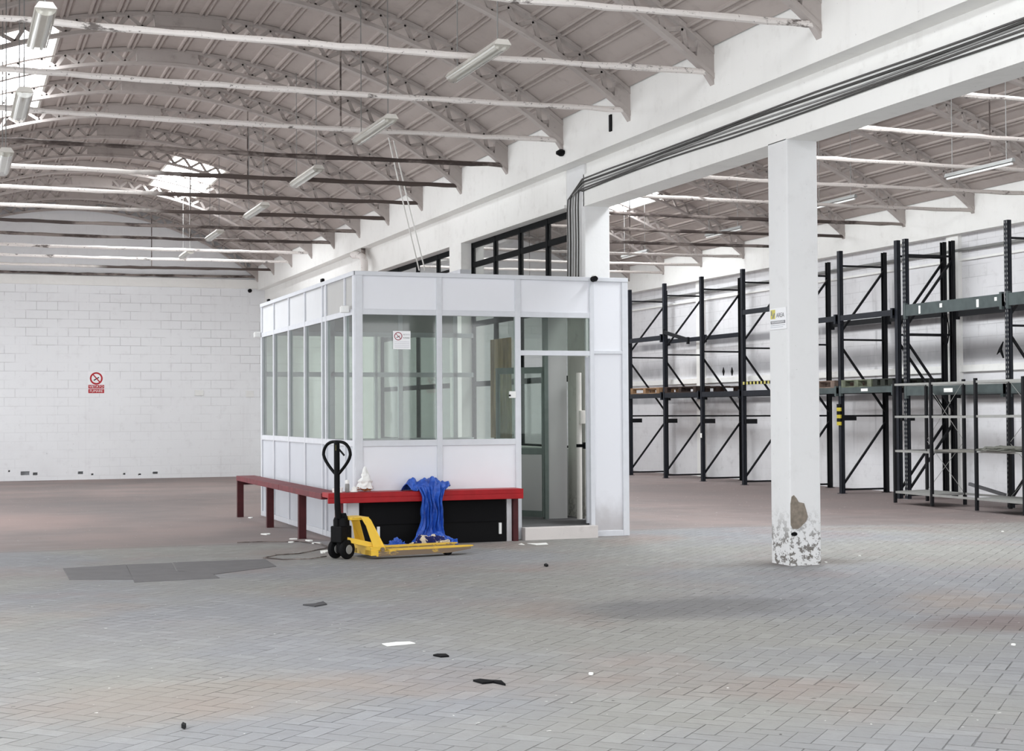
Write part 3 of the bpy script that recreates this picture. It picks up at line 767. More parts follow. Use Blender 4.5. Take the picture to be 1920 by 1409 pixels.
# ------------------------------------------------------------------ red bench rail around the booth
t = thing('bench', (5.1, 16.7, 0), 'low bright red steel bench along the booth front', 'bench')
q = MB(); q.box(3.94, 6.25, 16.58, 16.88, .56, .615); q.box(3.94, 6.25, 16.58, 16.62, .50, .56); q.build('top', RED, t, bevel=.004)
for x0, x1, m_ in ((4.06, 4.14, RED_DK), (6.17, 6.23, REDLEG)):
    q = MB(); q.box(x0, x1, 16.70, 16.78, 0, .56); q.build('leg', m_, t)
t = thing('bench', (4.0, 19.5, 0), 'long faded red steel bench rail along the booth left side', 'bench')
q = MB(); q.box(3.93, 4.20, 16.89, 19.25, .53, .60); q.build('top', RED_DK, t, bevel=.004)
q = MB(); q.box(3.93, 4.20, 19.27, 22.3, .53, .60); q.build('top', RED_DK, t, bevel=.004)
for x, y in ((3.93, 22.2), (3.93, 20.0), (3.93, 18.05)):
    q = MB(); q.box(x, x + .09, y, y + .07, zfl(x, y) - .005, .53); q.build('leg', REDLEG, t)
q = MB(); q.box(3.97, 4.30, 22.24, 22.30, .47, .53); q.build('end_bracket', REDLEG, t)
# black cupboards below the bench
for k, (a, b) in enumerate(((4.36, 5.19), (5.20, 6.08))):
    t = thing('storage_box', ((a+b)/2, 16.78, 0), ['black storage box under the red bench, left one', 'black storage box under the red bench, right one with strings in front'][k], 'box', 'black boxes under the bench')
    q = MB(); q.box(a, b, 16.72, 16.875, 0, .495); q.build('body', BLACK, t, bevel=.004)
    q = MB(); q.box(a + .01, b - .01, 16.70, 16.72, .24, .485); q.build('lid', RUBBER, t, bevel=.003)
    hx = (4.57, 6.0)[k]
    for hx in ((4.53,), (5.27, 5.99))[k]:
        q = MB(); q.box(hx, hx + .03, 16.69, 16.72, .09, .22); q.build('handle', WHITEP, t, bevel=.004)
for x0, x1, lab in ((4.20, 4.33, 'white post stub under the left end of the red bench'), (6.10, 6.16, 'pale post stub under the right end of the red bench')):
    q = MB(); q.box(x0, x1, 16.74, 16.872, 0, .495); tag(q.build('panel_stub', PANEL_D), lab, 'panel')

# ------------------------------------------------------------------ crumpled cloth helper
def crumple(name, c, rx, ry, rz, m_, lab, cat, seed=0, amp=.45, n=28, fr_=3.2):
    q = MB(); vs = []; c = Vector(c)
    for i in range(n + 1):
        th = PI * .5 * i / n
        for k in range(n * 2):
            a = PI * k / n; d = Vector((math.cos(a)*math.sin(th), math.sin(a)*math.sin(th), math.cos(th)))
            s = 1 + amp * (noise.noise(d * fr_ + Vector((seed*7.3, 0, 0))) + .6 * noise.noise(d * fr_ * 2.7 + Vector((0, seed*5.1, 0))))
            vs.append(c + Vector((d.x*rx*s, d.y*ry*s, max(0.002, d.z*rz*s))))
    N2 = n*2
    fs = [(i*N2 + k, i*N2 + (k+1) % N2, (i+1)*N2 + (k+1) % N2, (i+1)*N2 + k) for i in range(n) for k in range(N2)]
    fs.append(tuple(n*N2 + k for k in range(N2))[::-1])
    q.add(vs, fs); o = q.build(name, m_, smooth=True)
    return tag(o, lab, cat)

# ------------------------------------------------------------------ blue tarpaulin
def tarp():
    # centre line: over the bench top, over its front edge, down to the floor, then forward along the floor
    path = [(5.10, 16.86, .64), (5.11, 16.80, .72), (5.12, 16.72, .76), (5.12, 16.64, .72), (5.12, 16.57, .655), (5.12, 16.535, .56), (5.115, 16.52, .45), (5.11, 16.515, .33), (5.10, 16.51, .22), (5.09, 16.48, .12), (5.10, 16.42, .07), (5.10, 16.34, .05), (5.08, 16.26, .03), (5.05, 16.18, .012)]
    wid = [.22, .27, .29, .25, .16, .135, .125, .13, .14, .17, .24, .28, .27, .20]
    nu, sub = 60, 6; vs = []; rows = (len(path) - 1) * sub + 1
    for r in range(rows):
        u = r / sub; i = min(int(u), len(path) - 2); f = u - i
        P = Vector(path[i]).lerp(Vector(path[i+1]), f); w_ = wid[i]*(1-f) + wid[i+1]*f
        v = r / (rows - 1)
        hang = sstep(.25, .38, v) * (1 - sstep(.6, .72, v))
        for k in range(nu + 1):
            s = k / nu * 2 - 1
            fold = .035 * math.sin(s*9 + 1.2*math.sin(v*7)) + .02 * math.sin(s*17 + v*3)
            nz = noise.noise(Vector((s*2.6, v*9, 3.1))) ; nz2 = noise.noise(Vector((s*6, v*17, 8.2)))
            x = P.x + s*w_ + .03*nz; y = P.y - hang*abs(fold)*1.5; z = P.z
            if v < .3: z += (1-hang)*(.09*nz + .05*nz2 - .08*abs(s)**2.2); z = max(z, .622)
            elif hang < .5: z += .07*abs(nz) + .05*abs(nz2) - .01; z = max(z, .008)
            else: z += .01*nz2
            if .25 <= v < .42: y = min(y, 16.57) if z < .63 else y
            if v > .36: y = min(y, 16.56)
            vs.append((x, y, z))
    q = MB(); q.add(vs, [(r*(nu+1)+k, r*(nu+1)+k+1, (r+1)*(nu+1)+k+1, (r+1)*(nu+1)+k) for r in range(rows-1) for k in range(nu)])
    o = q.build('tarpaulin', TARP, smooth=True); so = o.modifiers.new('t', 'SOLIDIFY'); so.thickness = .003
    tag(o, 'crumpled blue tarpaulin draped over the red bench down to the floor', 'tarpaulin')
tarp()
crumple('patterned_cloth', (4.96, 16.03, .0), .23, .11, .14, PATT, 'crumpled dark blue and cream patterned cloth on the floor behind the forks', 'cloth', 3)
crumple('blue_sheet', (4.54, 15.95, .0), .10, .09, .12, TARP, 'small crumpled blue sheet on the floor left of the patterned cloth', 'sheet', 5)
crumple('rag', (4.36, 15.85, .0), .05, .06, .08, simple('dirty_rag', 'aaa294', .9, 0, .3, 20), 'small dirty pale rag on the floor beside the yellow frame', 'rag', 8)

# ------------------------------------------------------------------ small things on the bench
t = thing('spray_can', (4.19, 16.72, .615), 'grey spray can with white cap on the red bench', 'spray can')
q = MB(); q.lathe((4.19, 16.72, .617), [(.024, 0), (.026, .005), (.026, .085), (.02, .095)], 16); q.build('body', GREYP, t, smooth=True)
q = MB(); q.lathe((4.19, 16.72, .712), [(.022, 0), (.022, .035), (.015, .042)], 16); q.build('cap', WHITEP, t, smooth=True)
q = MB(); q.lathe((4.10, 16.70, .617), [(.03, 0), (.036, .055), (.034, .056), (.028, .004)], 16); tag(q.build('plastic_cup', WHITEP, smooth=True), 'white plastic cup on the red bench left of the spray can', 'cup')
q = MB(); q.lathe((4.04, 16.71, .617), [(.022, 0), (.026, .045), (.024, .046), (.02, .004)], 16); tag(q.build('plastic_cup', WHITEP, smooth=True), 'small white cup at the left corner of the red bench', 'cup')
crumple('paper_ball', (4.265, 16.70, .616), .035, .03, .06, PAPER, 'crumpled white paper ball between the spray can and the wrapped figure', 'paper', 12, .2)
def wrapped():
    t = thing('wrapped_figure', (4.40, 16.75, .616), 'white plastic wrapped cone figure on a brown twig base on the red bench', 'ornament')
    q = MB(); n = 26; vs = []
    for i in range(n + 1):
        u = i / n; r = .085 * (1 - u)**.8 + .006
        for k in range(28):
            a = 2*PI*k/28; s = 1 + .55 * noise.noise(Vector((math.cos(a)*1.8, math.sin(a)*1.8, u*7)))
            vs.append((4.405 + r*s*math.cos(a) , 16.75 + r*s*math.sin(a)*.7, .65 + u*.25))
    fs = [(i*28 + k, i*28 + (k+1) % 28, (i+1)*28 + (k+1) % 28, (i+1)*28 + k) for i in range(n) for k in range(28)] + [tuple(range(28))[::-1], tuple(n*28 + k for k in range(28))]
    q.add(vs, fs); q.build('plastic_wrap', WHITEP, t, smooth=True)
    q = MB(); rr = random.Random(3)
    for k in range(14):
        a = 2*PI*k/14; q.tube([(4.395, 16.73, .62 + .01), (4.395 + .05*math.cos(a), 16.73 + .03*math.sin(a), .63 + rr.random()*.03), (4.395 + .1*math.cos(a), 16.73 + .05*math.sin(a), .625 + rr.random()*.05)], [.009, .008, .004], 5)
    q.build('twig_base', simple('brown_twigs', 'a5683e', .8, 0, .4, 20), t)
wrapped()

# ------------------------------------------------------------------ pallet jack
def pallet_jack():
    t = thing('pallet_jack', (3.80, 15.42, 0), 'yellow hand pallet jack with black upright loop handle', 'pallet jack')
    A = Matrix.Translation((3.80, 15.42, 0)) @ Matrix.Rotation(math.radians(8), 4, 'Z')
    def fin(q, nm, m_, par=None, **kw):
        q.v = [tuple(A @ Vector(v)) for v in q.v]; return q.build(nm, m_, par or t, **kw)
    # steered group turned
    B = Matrix.Rotation(math.radians(26), 4, 'Z')
    for s in (-1, 1):
        q = MB(); q.lathe((0, 0, 0), [(.02, -.028), (.07, -.028), (.095, -.022), (.1, -.01), (.1, .01), (.095, .022), (.07, .028), (.02, .028)], 26, axis=1)
        q.v = [tuple(B @ (Vector(v) + Vector((0, s*.08, .1)))) for v in q.v]; wh = fin(q, 'steer_wheel', RUBBER, smooth=True)
        q = MB(); q.lathe((0, 0, 0), [(.0, -.031), (.045, -.031), (.05, -.026), (.05, .026), (.045, .031), (.0, .031)], 18, axis=1)
        q.v = [tuple(B @ (Vector(v) + Vector((0, s*.08, .1)))) for v in q.v]; fin(q, 'hub', GREYP, wh, smooth=True)
    q = MB(); q.box(-.05, .05, -.028, .028, .06, .26); q.box(-.085, .08, -.075, .075, .17, .34); q.v = [tuple(B @ Vector(v)) for v in q.v]; fin(q, 'pump_base', BLACK, bevel=.01)
    q = MB(); q.lathe((.02, 0, .27), [(.07, 0), (.07, .02), (.065, .15), (.04, .17), (.03, .20)], 18); q.lathe((-.055, .0, .24), [(.03, 0), (.032, .16), (.02, .19)], 12); fin(q, 'pump_cylinder', BLACK, smooth=True)
    # handle shaft and loop
    q = MB(); q.tube([(-.04, 0, .42), (-.055, 0, .52), (-.062, 0, .65), (-.065, 0, 1.215)], [.034, .032, .030, .030], 12); q.v = [tuple(B @ Vector(v)) for v in q.v]; fin(q, 'handle_shaft', BLACK, smooth=True)
    q = MB(); loop = []
    for k in range(37):
        a = -PI/2 + 2*PI*k/36
        y = .185*math.cos(a); z = 1.075 + .135*math.sin(a)
        if math.sin(a) < 0: y *= (1 - .62*(-math.sin(a))**1.4); z = 1.075 + .205*math.sin(a)
        else: y = .185*math.copysign(abs(math.cos(a))**.72, math.cos(a))
        loop.append((-.064, y, z))
    q.tube(loop, .0165, 10); q.v = [tuple(B @ Vector(v)) for v in q.v]; fin(q, 'handle_loop', BLACK, smooth=True)
    q = MB(); q.bar((-.064, -.02, 1.14), (-.085, -.12, 1.07), .012, .016); q.v = [tuple(B @ Vector(v)) for v in q.v]; fin(q, 'release_lever', BLACK)
    q = MB(); q.box(-.092, -.087, -.012, .008, 1.12, 1.175); q.v = [tuple(B @ Vector(v)) for v in q.v]; fin(q, 'yellow_sticker', MYEL)
    # yellow chassis
    q = MB()
    q.add([(.05, -.13, .40), (.05, .13, .40), (.24, .13, .40), (.24, -.13, .40), (.05, -.13, .43), (.05, .13, .43), (.25, .16, .43), (.25, -.16, .43)],
          [(0, 1, 2, 3), (4, 7, 6, 5), (0, 4, 5, 1), (1, 5, 6, 2), (2, 6, 7, 3), (3, 7, 4, 0)])
    fin(q, 'head_plate', YEL, bevel=.008)
    for s in (-1, 1):
        q = MB()
        outer = [(.155, .43), (.235, .43), (.262, .40), (.385, .10), (.385, .03), (.28, .03), (.20, .34)]
        y0, y1 = s*.155, s*.27
        def yy(z): return y0 + (y1 - y0) * min(1, (0.43 - z) / .3)
        n = len(outer)
        vs = [(x, yy(z), z) for x, z in outer] + [(x, yy(z) - s*.012, z) for x, z in outer]
        q.add(vs, [tuple(range(n)), tuple(range(n, 2*n))[::-1]] + [(i, (i+1) % n, n+(i+1) % n, n+i) for i in range(n)])
        fin(q, 'side_plate', YEL)
        q = MB(); q.lathe((.345, s*.272, .10), [(.022, -.012), (.022, .012)], 14, axis=1); fin(q, 'pivot_bolt', WORN)
        q = MB(); q.bar((.04, s*.05, .20), (.32, s*.20, .13), .02, .05); fin(q, 'tie_bar', YEL)
        # fork: inverted channel with pointed tip
        c = s*.19
        q = MB()
        q.hprism([(.30, c-.08), (1.25, c-.08), (1.38, c-.045), (1.42, c-.02), (1.42, c+.02), (1.38, c+.045), (1.25, c+.08), (.30, c+.08)], .082, .092)
        q.box(.22, .42, c-.08, c+.08, .04, .092)
        fk = fin(q, 'fork', YEL)
        q = MB()
        for e in (-1, 1): q.prism([(.03, .30), (.082, .30), (.082, 1.36), (.06, 1.36), (.03, 1.1)], 1, c + e*.08 - .003, c + e*.08 + .003)
        fin(q, 'fork_skirt', WORN, fk)
        q = MB(); q.lathe((1.12, c, .041), [(.012, -.045), (.039, -.045), (.041, -.04), (.041, .04), (.039, .045), (.012, .045)], 16, axis=1); fin(q, 'load_roller', RUBBER, fk, smooth=True)
    q = MB(); q.box(.22, .36, -.26, .26, .04, .13); fin(q, 'cross_member', YEL)
pallet_jack()

# ------------------------------------------------------------------ racks on the right
s_ = 1.05; RX0, RX1 = 15.1*s_, 16.1*s_ ; ZB = -.075; RZ = 1.5 + 2.89*s_
RY = [32.92, 31.05, 29.24, 27.43, 25.72, 23.82, 22.04, 21.80, 19.15]
RY = [y*s_ for y in RY]
def rz(x, y, Y=None): return on(0, RX0, x, y).z
def rack_frame(y, lab, top=RZ, perf=False, base_t=[None]):
    t = thing('rack_frame', (RX0, y, ZB), lab, 'rack frame', 'upright frames of the pallet racking')
    def up(x, d):
        q = MB(); q.box(-.0, .008, -.05, .05, 0, top-ZB); q.box(0, .07, -.05, -.044, 0, top-ZB); q.box(0, .07, .044, .05, 0, top-ZB)
        q.box(.062, .07, -.05, -.028, 0, top-ZB); q.box(.062, .07, .028, .05, 0, top-ZB)
        if perf:
            q.m = 1
            for k in range(int((top-ZB)/.075)):
                for e in (-.025, .025): q.box(-.002, 0, e-.008, e+.008, .06 + k*.075, .095 + k*.075)
        q.box(-.03, .10, -.07, .07, 0, .008)
        q.v = [(x + d*a, y + b, ZB + c) for a, b, c in q.v]
        return q
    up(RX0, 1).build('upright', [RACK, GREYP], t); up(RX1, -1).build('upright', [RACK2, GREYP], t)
    L = lambda z: ZB + z*s_
    for z in (.07, 1.40, 2.78, 4.12 + (top - RZ)):
        q = MB(); q.bar((RX0+.03, y, L(z)), (RX1-.03, y, L(z)), .03, .035); q.build('horizontal_brace', RACK2, t)
    for (a, b, c, d) in ((RX0, .14, RX1, 1.28), (RX1, 1.48, RX0, 2.66), (RX0, 2.92, RX1, 4.05 + (top - RZ))):
        q = MB(); q.bar((a + (.04 if a < c else -.04), y, L(b)), (c + (-.04 if a < c else .04), y, L(d)), .03, .04); q.build('diagonal_brace', RACK2, t)
    return t
fl_ = ['farthest rack frame on the right wall beside the booth edge', 'dark rack frame second from the far end, brown pallet beside it', 'dark rack frame third from the far end with white label', 'tall dark rack frame just left of the near column',
       'rack frame partly hidden by the near column', 'dark rack frame with yellow and black striped guard right of the near column', 'left frame of the touching pair of rack frames', 'right perforated frame of the touching pair of rack frames', 'perforated rack frame nearest the right edge']
for k, y in enumerate(RY): rack_frame(y, fl_[k], RZ, perf=k in (7, 8), )
rack_frame(16.4*s_, 'rack frame just outside the right edge, nearest the viewer', RZ, True)
RYN = 16.4*s_
def beam(x, y0, y1, z, h, lab, m_=RACK, w_=.045, z2=None, marks=(), grp='load beams of the pallet racking'):
    t = thing('rack_beam', (x, (y0+y1)/2, z), lab, 'rack beam', grp)
    q = MB(); q.bar((x, y0, z), (x, y1, z2 if z2 is not None else z), w_, h); q.build('beam', m_, t)
    for y, zz in ((y0, z), (y1, z2 if z2 is not None else z)):
        q = MB(); e = .03 if y == min(y0, y1) else -.03
        q.box(x - w_/2 - .006, x + w_/2, y + e - .03, y + e + .03, zz - h/2 - .05, zz + h/2 + .03); q.build('end_bracket', m_, t)
    for (yy, zz, wy, hz) in marks:
        q = MB(); q.box(x - w_/2 - .004, x - w_/2, yy - wy/2, yy + wy/2, zz - hz/2, zz + hz/2); q.build('sticker', PAPER, t)
    return t
bx = RX0 - .02; bxr = RX1 + .02
z1 = on(0, RX0, 1250, 742).z; z2a = on(0, RX0, 1450, 739).z
for k, (a, b, lab) in enumerate(((0, 1, 'lower front rack beam under the brown pallet'), (1, 2, 'lower front rack beam under the dark end of the pallets'), (2, 3, 'lower front rack beam third from the far end'), (3, 4, 'lower front rack beam just left of the near column'), (4, 5, 'lower front rack beam right of the near column under green pallet'), (5, 6, 'lower front rack beam with white sticker under green pallet'))):
    zz = z1
    beam(bx, RY[a] - .05, RY[b] + .05, zz, .11, lab, RACK if k < 4 else RACKG, marks=((RY[5] - .9, zz, .22, .05),) if k == 5 else ())
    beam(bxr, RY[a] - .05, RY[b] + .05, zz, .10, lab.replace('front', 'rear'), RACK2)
z3 = on(0, RX0, 1212, 637).z
beam(bx, RY[0] - .05, RY[1] + .05, z3, .11, 'upper front rack beam at the far end', RACK)
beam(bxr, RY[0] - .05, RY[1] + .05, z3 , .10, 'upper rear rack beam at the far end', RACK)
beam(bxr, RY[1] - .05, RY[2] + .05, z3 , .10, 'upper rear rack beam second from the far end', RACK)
beam(bx, RY[1] - .05, RY[1] - 1.35, z3 + .13, .08, 'loose tilted rack beam at the second bay from the far end', RACK2, z2=z3 - .12)
z4 = on(0, RX0, 1420, 583).z
beam(bx, RY[3] - .05, RY[4] + .05, z4, .10, 'upper front rack beam left of the near column', RACK)
z5 = on(0, RX0, 1625, 592).z
beam(bx, RY[4] - .05, RY[5] + .05, z5, .10, 'upper front rack beam right of the near column', RACK)
beam(bx, RY[5] - .05, RY[6] + .05, z5, .10, 'upper front rack beam left of the touching frames', RACK)
beam(bxr, RY[4] - .05, RY[5] + .05, z5, .10, 'upper rear rack beam right of the near column', RACK2)
beam(bxr, RY[5] - .05, RY[6] + .05, z5, .10, 'upper rear rack beam left of the touching frames', RACK2)
z6 = on(0, RX0, 1790, 573).z; z7 = on(0, RX0, 1790, 730).z
mk = lambda x, y, wy, hz: (on(0, RX0, x, y).y, on(0, RX0, x, y).z, wy, hz)
beam(bx - .01, RY[7] - .05, RY[8] + .05, z6, .20, 'wide grey upper front beam with worn white stickers', RACKG, marks=(mk(1729, 581, .05, .14), mk(1769, 573, .07, .07), mk(1838, 569, .06, .13), mk(1872, 561, .06, .06)))
beam(bxr, RY[7] - .05, RY[8] + .05, z6, .18, 'wide dark upper rear beam behind the stickered one', RACK2)
beam(bx - .01, RY[7] - .05, RY[8] + .05, z7, .19, 'wide grey lower front beam with one white sticker', RACKG, marks=(mk(1783, 732, .24, .07),))
beam(bxr, RY[7] - .05, RY[8] + .05, z7, .18, 'wide dark lower rear beam at the right', RACK2)
beam(bx - .01, RY[8] - .05, RYN + .05, z6, .20, 'wide grey upper front beam running off the right edge', RACKG)
beam(bx - .01, RY[8] - .05, RYN + .05, z7, .19, 'wide grey lower front beam running off the right edge', RACKG)
# striped guard strip and small row spacers
t = thing('hazard_tape', (bx, (RY[3]+RY[4])/2, 1.9), 'yellow and black striped strip between rack frames left of the near column', 'hazard strip')
za = on(0, RX0, 1420, 718).z; q = MB(); n = 22
for k in range(n):
    a = RY[3] - .08 + (RY[4] - RY[3] + .16) * k / n; b = RY[3] - .08 + (RY[4] - RY[3] + .16) * (k + 1) / n
    q.m = k % 2; q.box(bx - .01, bx + .01, min(a, b), max(a, b), za - .03, za + .03)
q.build('striped_strip', [simple('pale_yellow', 'c9c070', .6), BLACK], t)
t = thing('column_guard', (RX0 - .02, RY[5], 1.2), 'short yellow and black striped guard strapped on a rack upright', 'guard')
z0 = on(0, RX0, 1580, 798).z; z9 = on(0, RX0, 1580, 758).z; q = MB()
for k in range(6):
    a = z0 + (z9 - z0)*k/6; b = z0 + (z9 - z0)*(k+1)/6
    q.m = k % 2; q.box(RX0 - .03, RX0 - .005, RY[5] - .065, RY[5] + .065, a, b)
q.build('striped_guard', [simple('strong_yellow', 'bfae3a', .6), BLACK], t)
sl = ['the farthest rack frame', 'the second rack frame from the far end', 'the third rack frame from the far end', 'the tall rack frame left of the near column', 'the rack frame with the striped guard', 'the touching pair of rack frames']
for k, i in enumerate((0, 1, 2, 3, 5, 6)):
    z = 1.28 if k < 4 else 1.36; y = RY[i]
    q = MB(); q.bar((RX0 + .02, y - .075, z), (RX0 + .30, y - .075, z), .05, .10)
    tag(q.build('row_spacer', RACK2), 'short dark spacer block on ' + sl[k], 'spacer', 'spacer blocks on the rack frames')
def pallet(yc, z, lab, m_, wy=1.2, wx=1.13, xc=(RX0 + RX1)/2):
    t = thing('pallet', (xc, yc, z), lab, 'pallet')
    x0, y0 = xc - wx/2, yc - wy/2
    for k in range(3):
        q = MB(); x = x0 + k*(wx - .1)/2; q.box(x, x + .1, y0, y0 + wy, z, z + .02); q.build('bottom_board', m_, t)
        for j in range(3):
            q = MB(); y = y0 + j*(wy - .14)/2; q.box(x, x + .1, y, y + .14, z + .02, z + .10); q.build('block', m_, t)
    for j in range(3):
        q = MB(); y = y0 + j*(wy - .14)/2; q.box(x0, x0 + wx, y, y + .14, z + .10, z + .12); q.build('stringer_board', m_, t)
    for k in range(5):
        q = MB(); x = x0 + k*(wx - .12)/4; q.box(x, x + .12, y0, y0 + wy, z + .12, z + .142); q.build('deck_board', m_, t)
pz = z1 + .055
pallet(RY[1] + 1.0, pz, 'brown wooden pallet on the far racking bay beside the booth edge', WOOD, 1.6)
pallet(RY[1] - .92, pz, 'dark wooden pallet on the racking between second and third frames', simple('dark_pallet_wood', '3a2d28', .85, 0, .3), 1.6)
pallet(RY[5] + .72, pz, 'greyish brown wooden pallet on the racking just right of the near column', simple('grey_brown_pallet', '7b6a60', .85, 0, .35), 1.2)
pallet(RY[5] - .62, pz, 'mossy green weathered pallet on the racking right of the striped guard', WOODG, 1.0)
pallet(RY[5] - 1.48, pz, 'dark weathered pallet on the racking near the touching frames', simple('dark_green_pallet', '2c2f2a', .85, 0, .3), .62)
# hanging black hose loop, strap
q = MB(); pts = []
for k in range(25):
    a = 2*PI*k/24; pts.append((RX0 + .80 + .07*math.cos(a), RY[7] - .08, 2.92 + .27*math.sin(a)))
q.tube(pts, .012, 6); tag(q.build('hose_loop', BLACK, smooth=True), 'black hose loop hanging on the touching rack frames', 'hose')
pp_ = on(0, RX0, 1884, 655); q = MB(); q.tube([(pp_.x - .03, RY[8] + .06, pp_.z + .12), (pp_.x - .04, RY[8] + .12, pp_.z), (pp_.x - .03, RY[8] + .22, pp_.z - .08)], [.01, .03, .006], 6)
q.tube([(pp_.x - .04, RY[8] + .12, pp_.z), (pp_.x - .03, RY[8] + .06, pp_.z - .14)], [.03, .015], 6); tag(q.build('strap', BLACK, smooth=True), 'black knotted strap on the rack upright nearest the right edge', 'strap')
q = MB(); pq = on(0, RX0, 1316, 817); q.box(RX0 - .012, RX0 - .003, RY[2] - .035, RY[2] + .035, pq.z - .05, pq.z + .05); tag(q.build('paper_label', PAPER), 'small white oval label on the third rack upright', 'label')
# conduit on the right wall
q = MB(); q.tube([(17.06, Y0, 4.36), (17.06, 16, 4.37), (17.06, YB, 4.38)], .03, 8); tag(q.build('conduit', GREYP, smooth=True), 'long grey conduit running along the right wall below the ledge', 'conduit')
for k, x in enumerate((1357, 1373)):
    p = on(0, 17.13, x, 697); q = MB(); q.prism([(p.y - .05, p.z), (p.y, p.z - .10), (p.y + .05, p.z), (p.y, p.z + .10)], 0, 17.115, 17.14)
    tag(q.build('wall_hole', BLACK), ['dark hole in the right wall, left of the two', 'dark hole in the right wall, right of the two'][k], 'hole', 'dark holes in the right wall')

# ------------------------------------------------------------------ light shelving in front of the racks
def shelf_unit(p0, p1, dep, zt, levels, lab, slant=0, solid=()):
    """open angle-iron shelf: p0->p1 front edge, dep = depth vector"""
    t = thing('metal_shelving', (p0[0], p0[1], p0[2]), lab, 'shelving')
    P0, P1, D = Vector(p0), Vector(p1), Vector(dep)
    for P, dz in ((P0, 0), (P1, 0), (P0 + D, 0), (P1 + D, 0)):
        q = MB(); q.bar((P.x, P.y, P.z), (P.x, P.y, zt + .03), .045, .045); q.build('post', RACK2, t)
    for k, z in enumerate(levels):
        q = MB()
        a, b, c, d = [Vector((P.x, P.y, z)) for P in (P0, P1, P1 + D, P0 + D)]
        for u, v in ((a, b), (b, c), (c, d), (d, a)): q.bar(u, v, .02, .035)
        sh = q.build('shelf_rim', STEEL, t)
        if k in solid:
            q = MB(); q.add([a + Vector((0, 0, o)) for o in (-.01, .012)] + [b + Vector((0, 0, o)) for o in (-.01, .012)] + [c + Vector((0, 0, o)) for o in (-.01, .012)] + [d + Vector((0, 0, o)) for o in (-.01, .012)],
                          [(0, 2, 4, 6), (1, 7, 5, 3), (0, 1, 3, 2), (2, 3, 5, 4), (4, 5, 7, 6), (6, 7, 1, 0)]); q.build('shelf_board', simple('dusty_shelf_board', '8a8a86', .7), sh)
    q = MB(); z0, zm = levels[0], levels[len(levels)//2]
    A, B = P0 + D, P1 + D
    q.bar((A.x, A.y, z0), (B.x, B.y, zt*.5), .006, .006); q.bar((B.x, B.y, z0), (A.x, A.y, zt*.5), .006, .006)
    q.bar((A.x, A.y, zt*.5), (B.x, B.y, zt), .006, .006); q.bar((B.x, B.y, zt*.5), (A.x, A.y, zt), .006, .006)
    q.build('cross_brace', STEEL, t)
zf_ = -.05
def sp(x, y): p = on(2, zf_, x, y); return (p.x, p.y, zf_)
a, b = sp(1679, 943), sp(1748, 950); c = sp(1739, 940)
dep = (c[0] - a[0], c[1] - a[1] , 0)
zt = on(1, a[1], 1679, 717).z
lv = [on(1, a[1], 1679, y).z for y in (923, 846, 782, 722)]
shelf_unit(a, b, dep, zt, lv, 'narrow bare metal shelving unit in front of the racks', solid=(0,))
a2, b2 = sp(1832, 958), sp(1919, 966)
zt2 = on(1, a2[1], 1832, 713).z
lv2 = [on(1, a2[1], 1832, y).z for y in (936, 847, 781, 716)]
b2 = (a2[0] + (b[0]-a[0])*1.25, a2[1] + (b[1]-a[1])*1.25, zf_)
b2 = sp(1922, 967)
shelf_unit(a2, b2, dep, zt2, lv2, 'wide bare metal shelving unit at the right edge with a warped grey board', solid=(0, 1))
# the shelf boards bridging the two units
t = thing('bridging_shelf', (14.6, 19.8, lv[1]), 'dusty board bridging the two metal shelving units', 'shelf board')
q = MB(); u0 = Vector((b[0], b[1], 0)); u1 = Vector((a2[0], a2[1], 0)); dv = Vector(dep)
for z, th in ((lv[1] + .015, .03),):
    pts_ = [u0 + dv*.1, u1 + dv*.1, u1 + dv*.95, u0 + dv*.95]
    q.hprism([(p.x, p.y) for p in pts_], z, z + th)
q.build('board', simple('warped_board', '77756f', .8, 0, .2), t)
for z, nm in ((lv[0], 'low'), (lv[2], 'upper'), (lv[3], 'top')):
    for o_ in (Vector((0, 0, z)), dv + Vector((0, 0, z))):
        q = MB(); q.bar(u0 + o_, u1 + o_, .02, .035); q.build('rail', STEEL, t)
crumple('grey_blanket', (14.95, 19.0, lv2[1] + .02), .38, .5, .07, simple('grey_felt', '66665f', .95, 0, .2), 'flattened grey felt blanket lying on the middle shelf at the right edge', 'blanket', 21, .2)
q = MB(); q.bar(on(0, 15.6, 1818, 908), on(0, 15.6, 1885, 929), .05, .05); tag(q.build('loose_plank', simple('grey_plank', '77777a', .8)), 'grey plank leaning low between the shelving and the racks', 'plank')

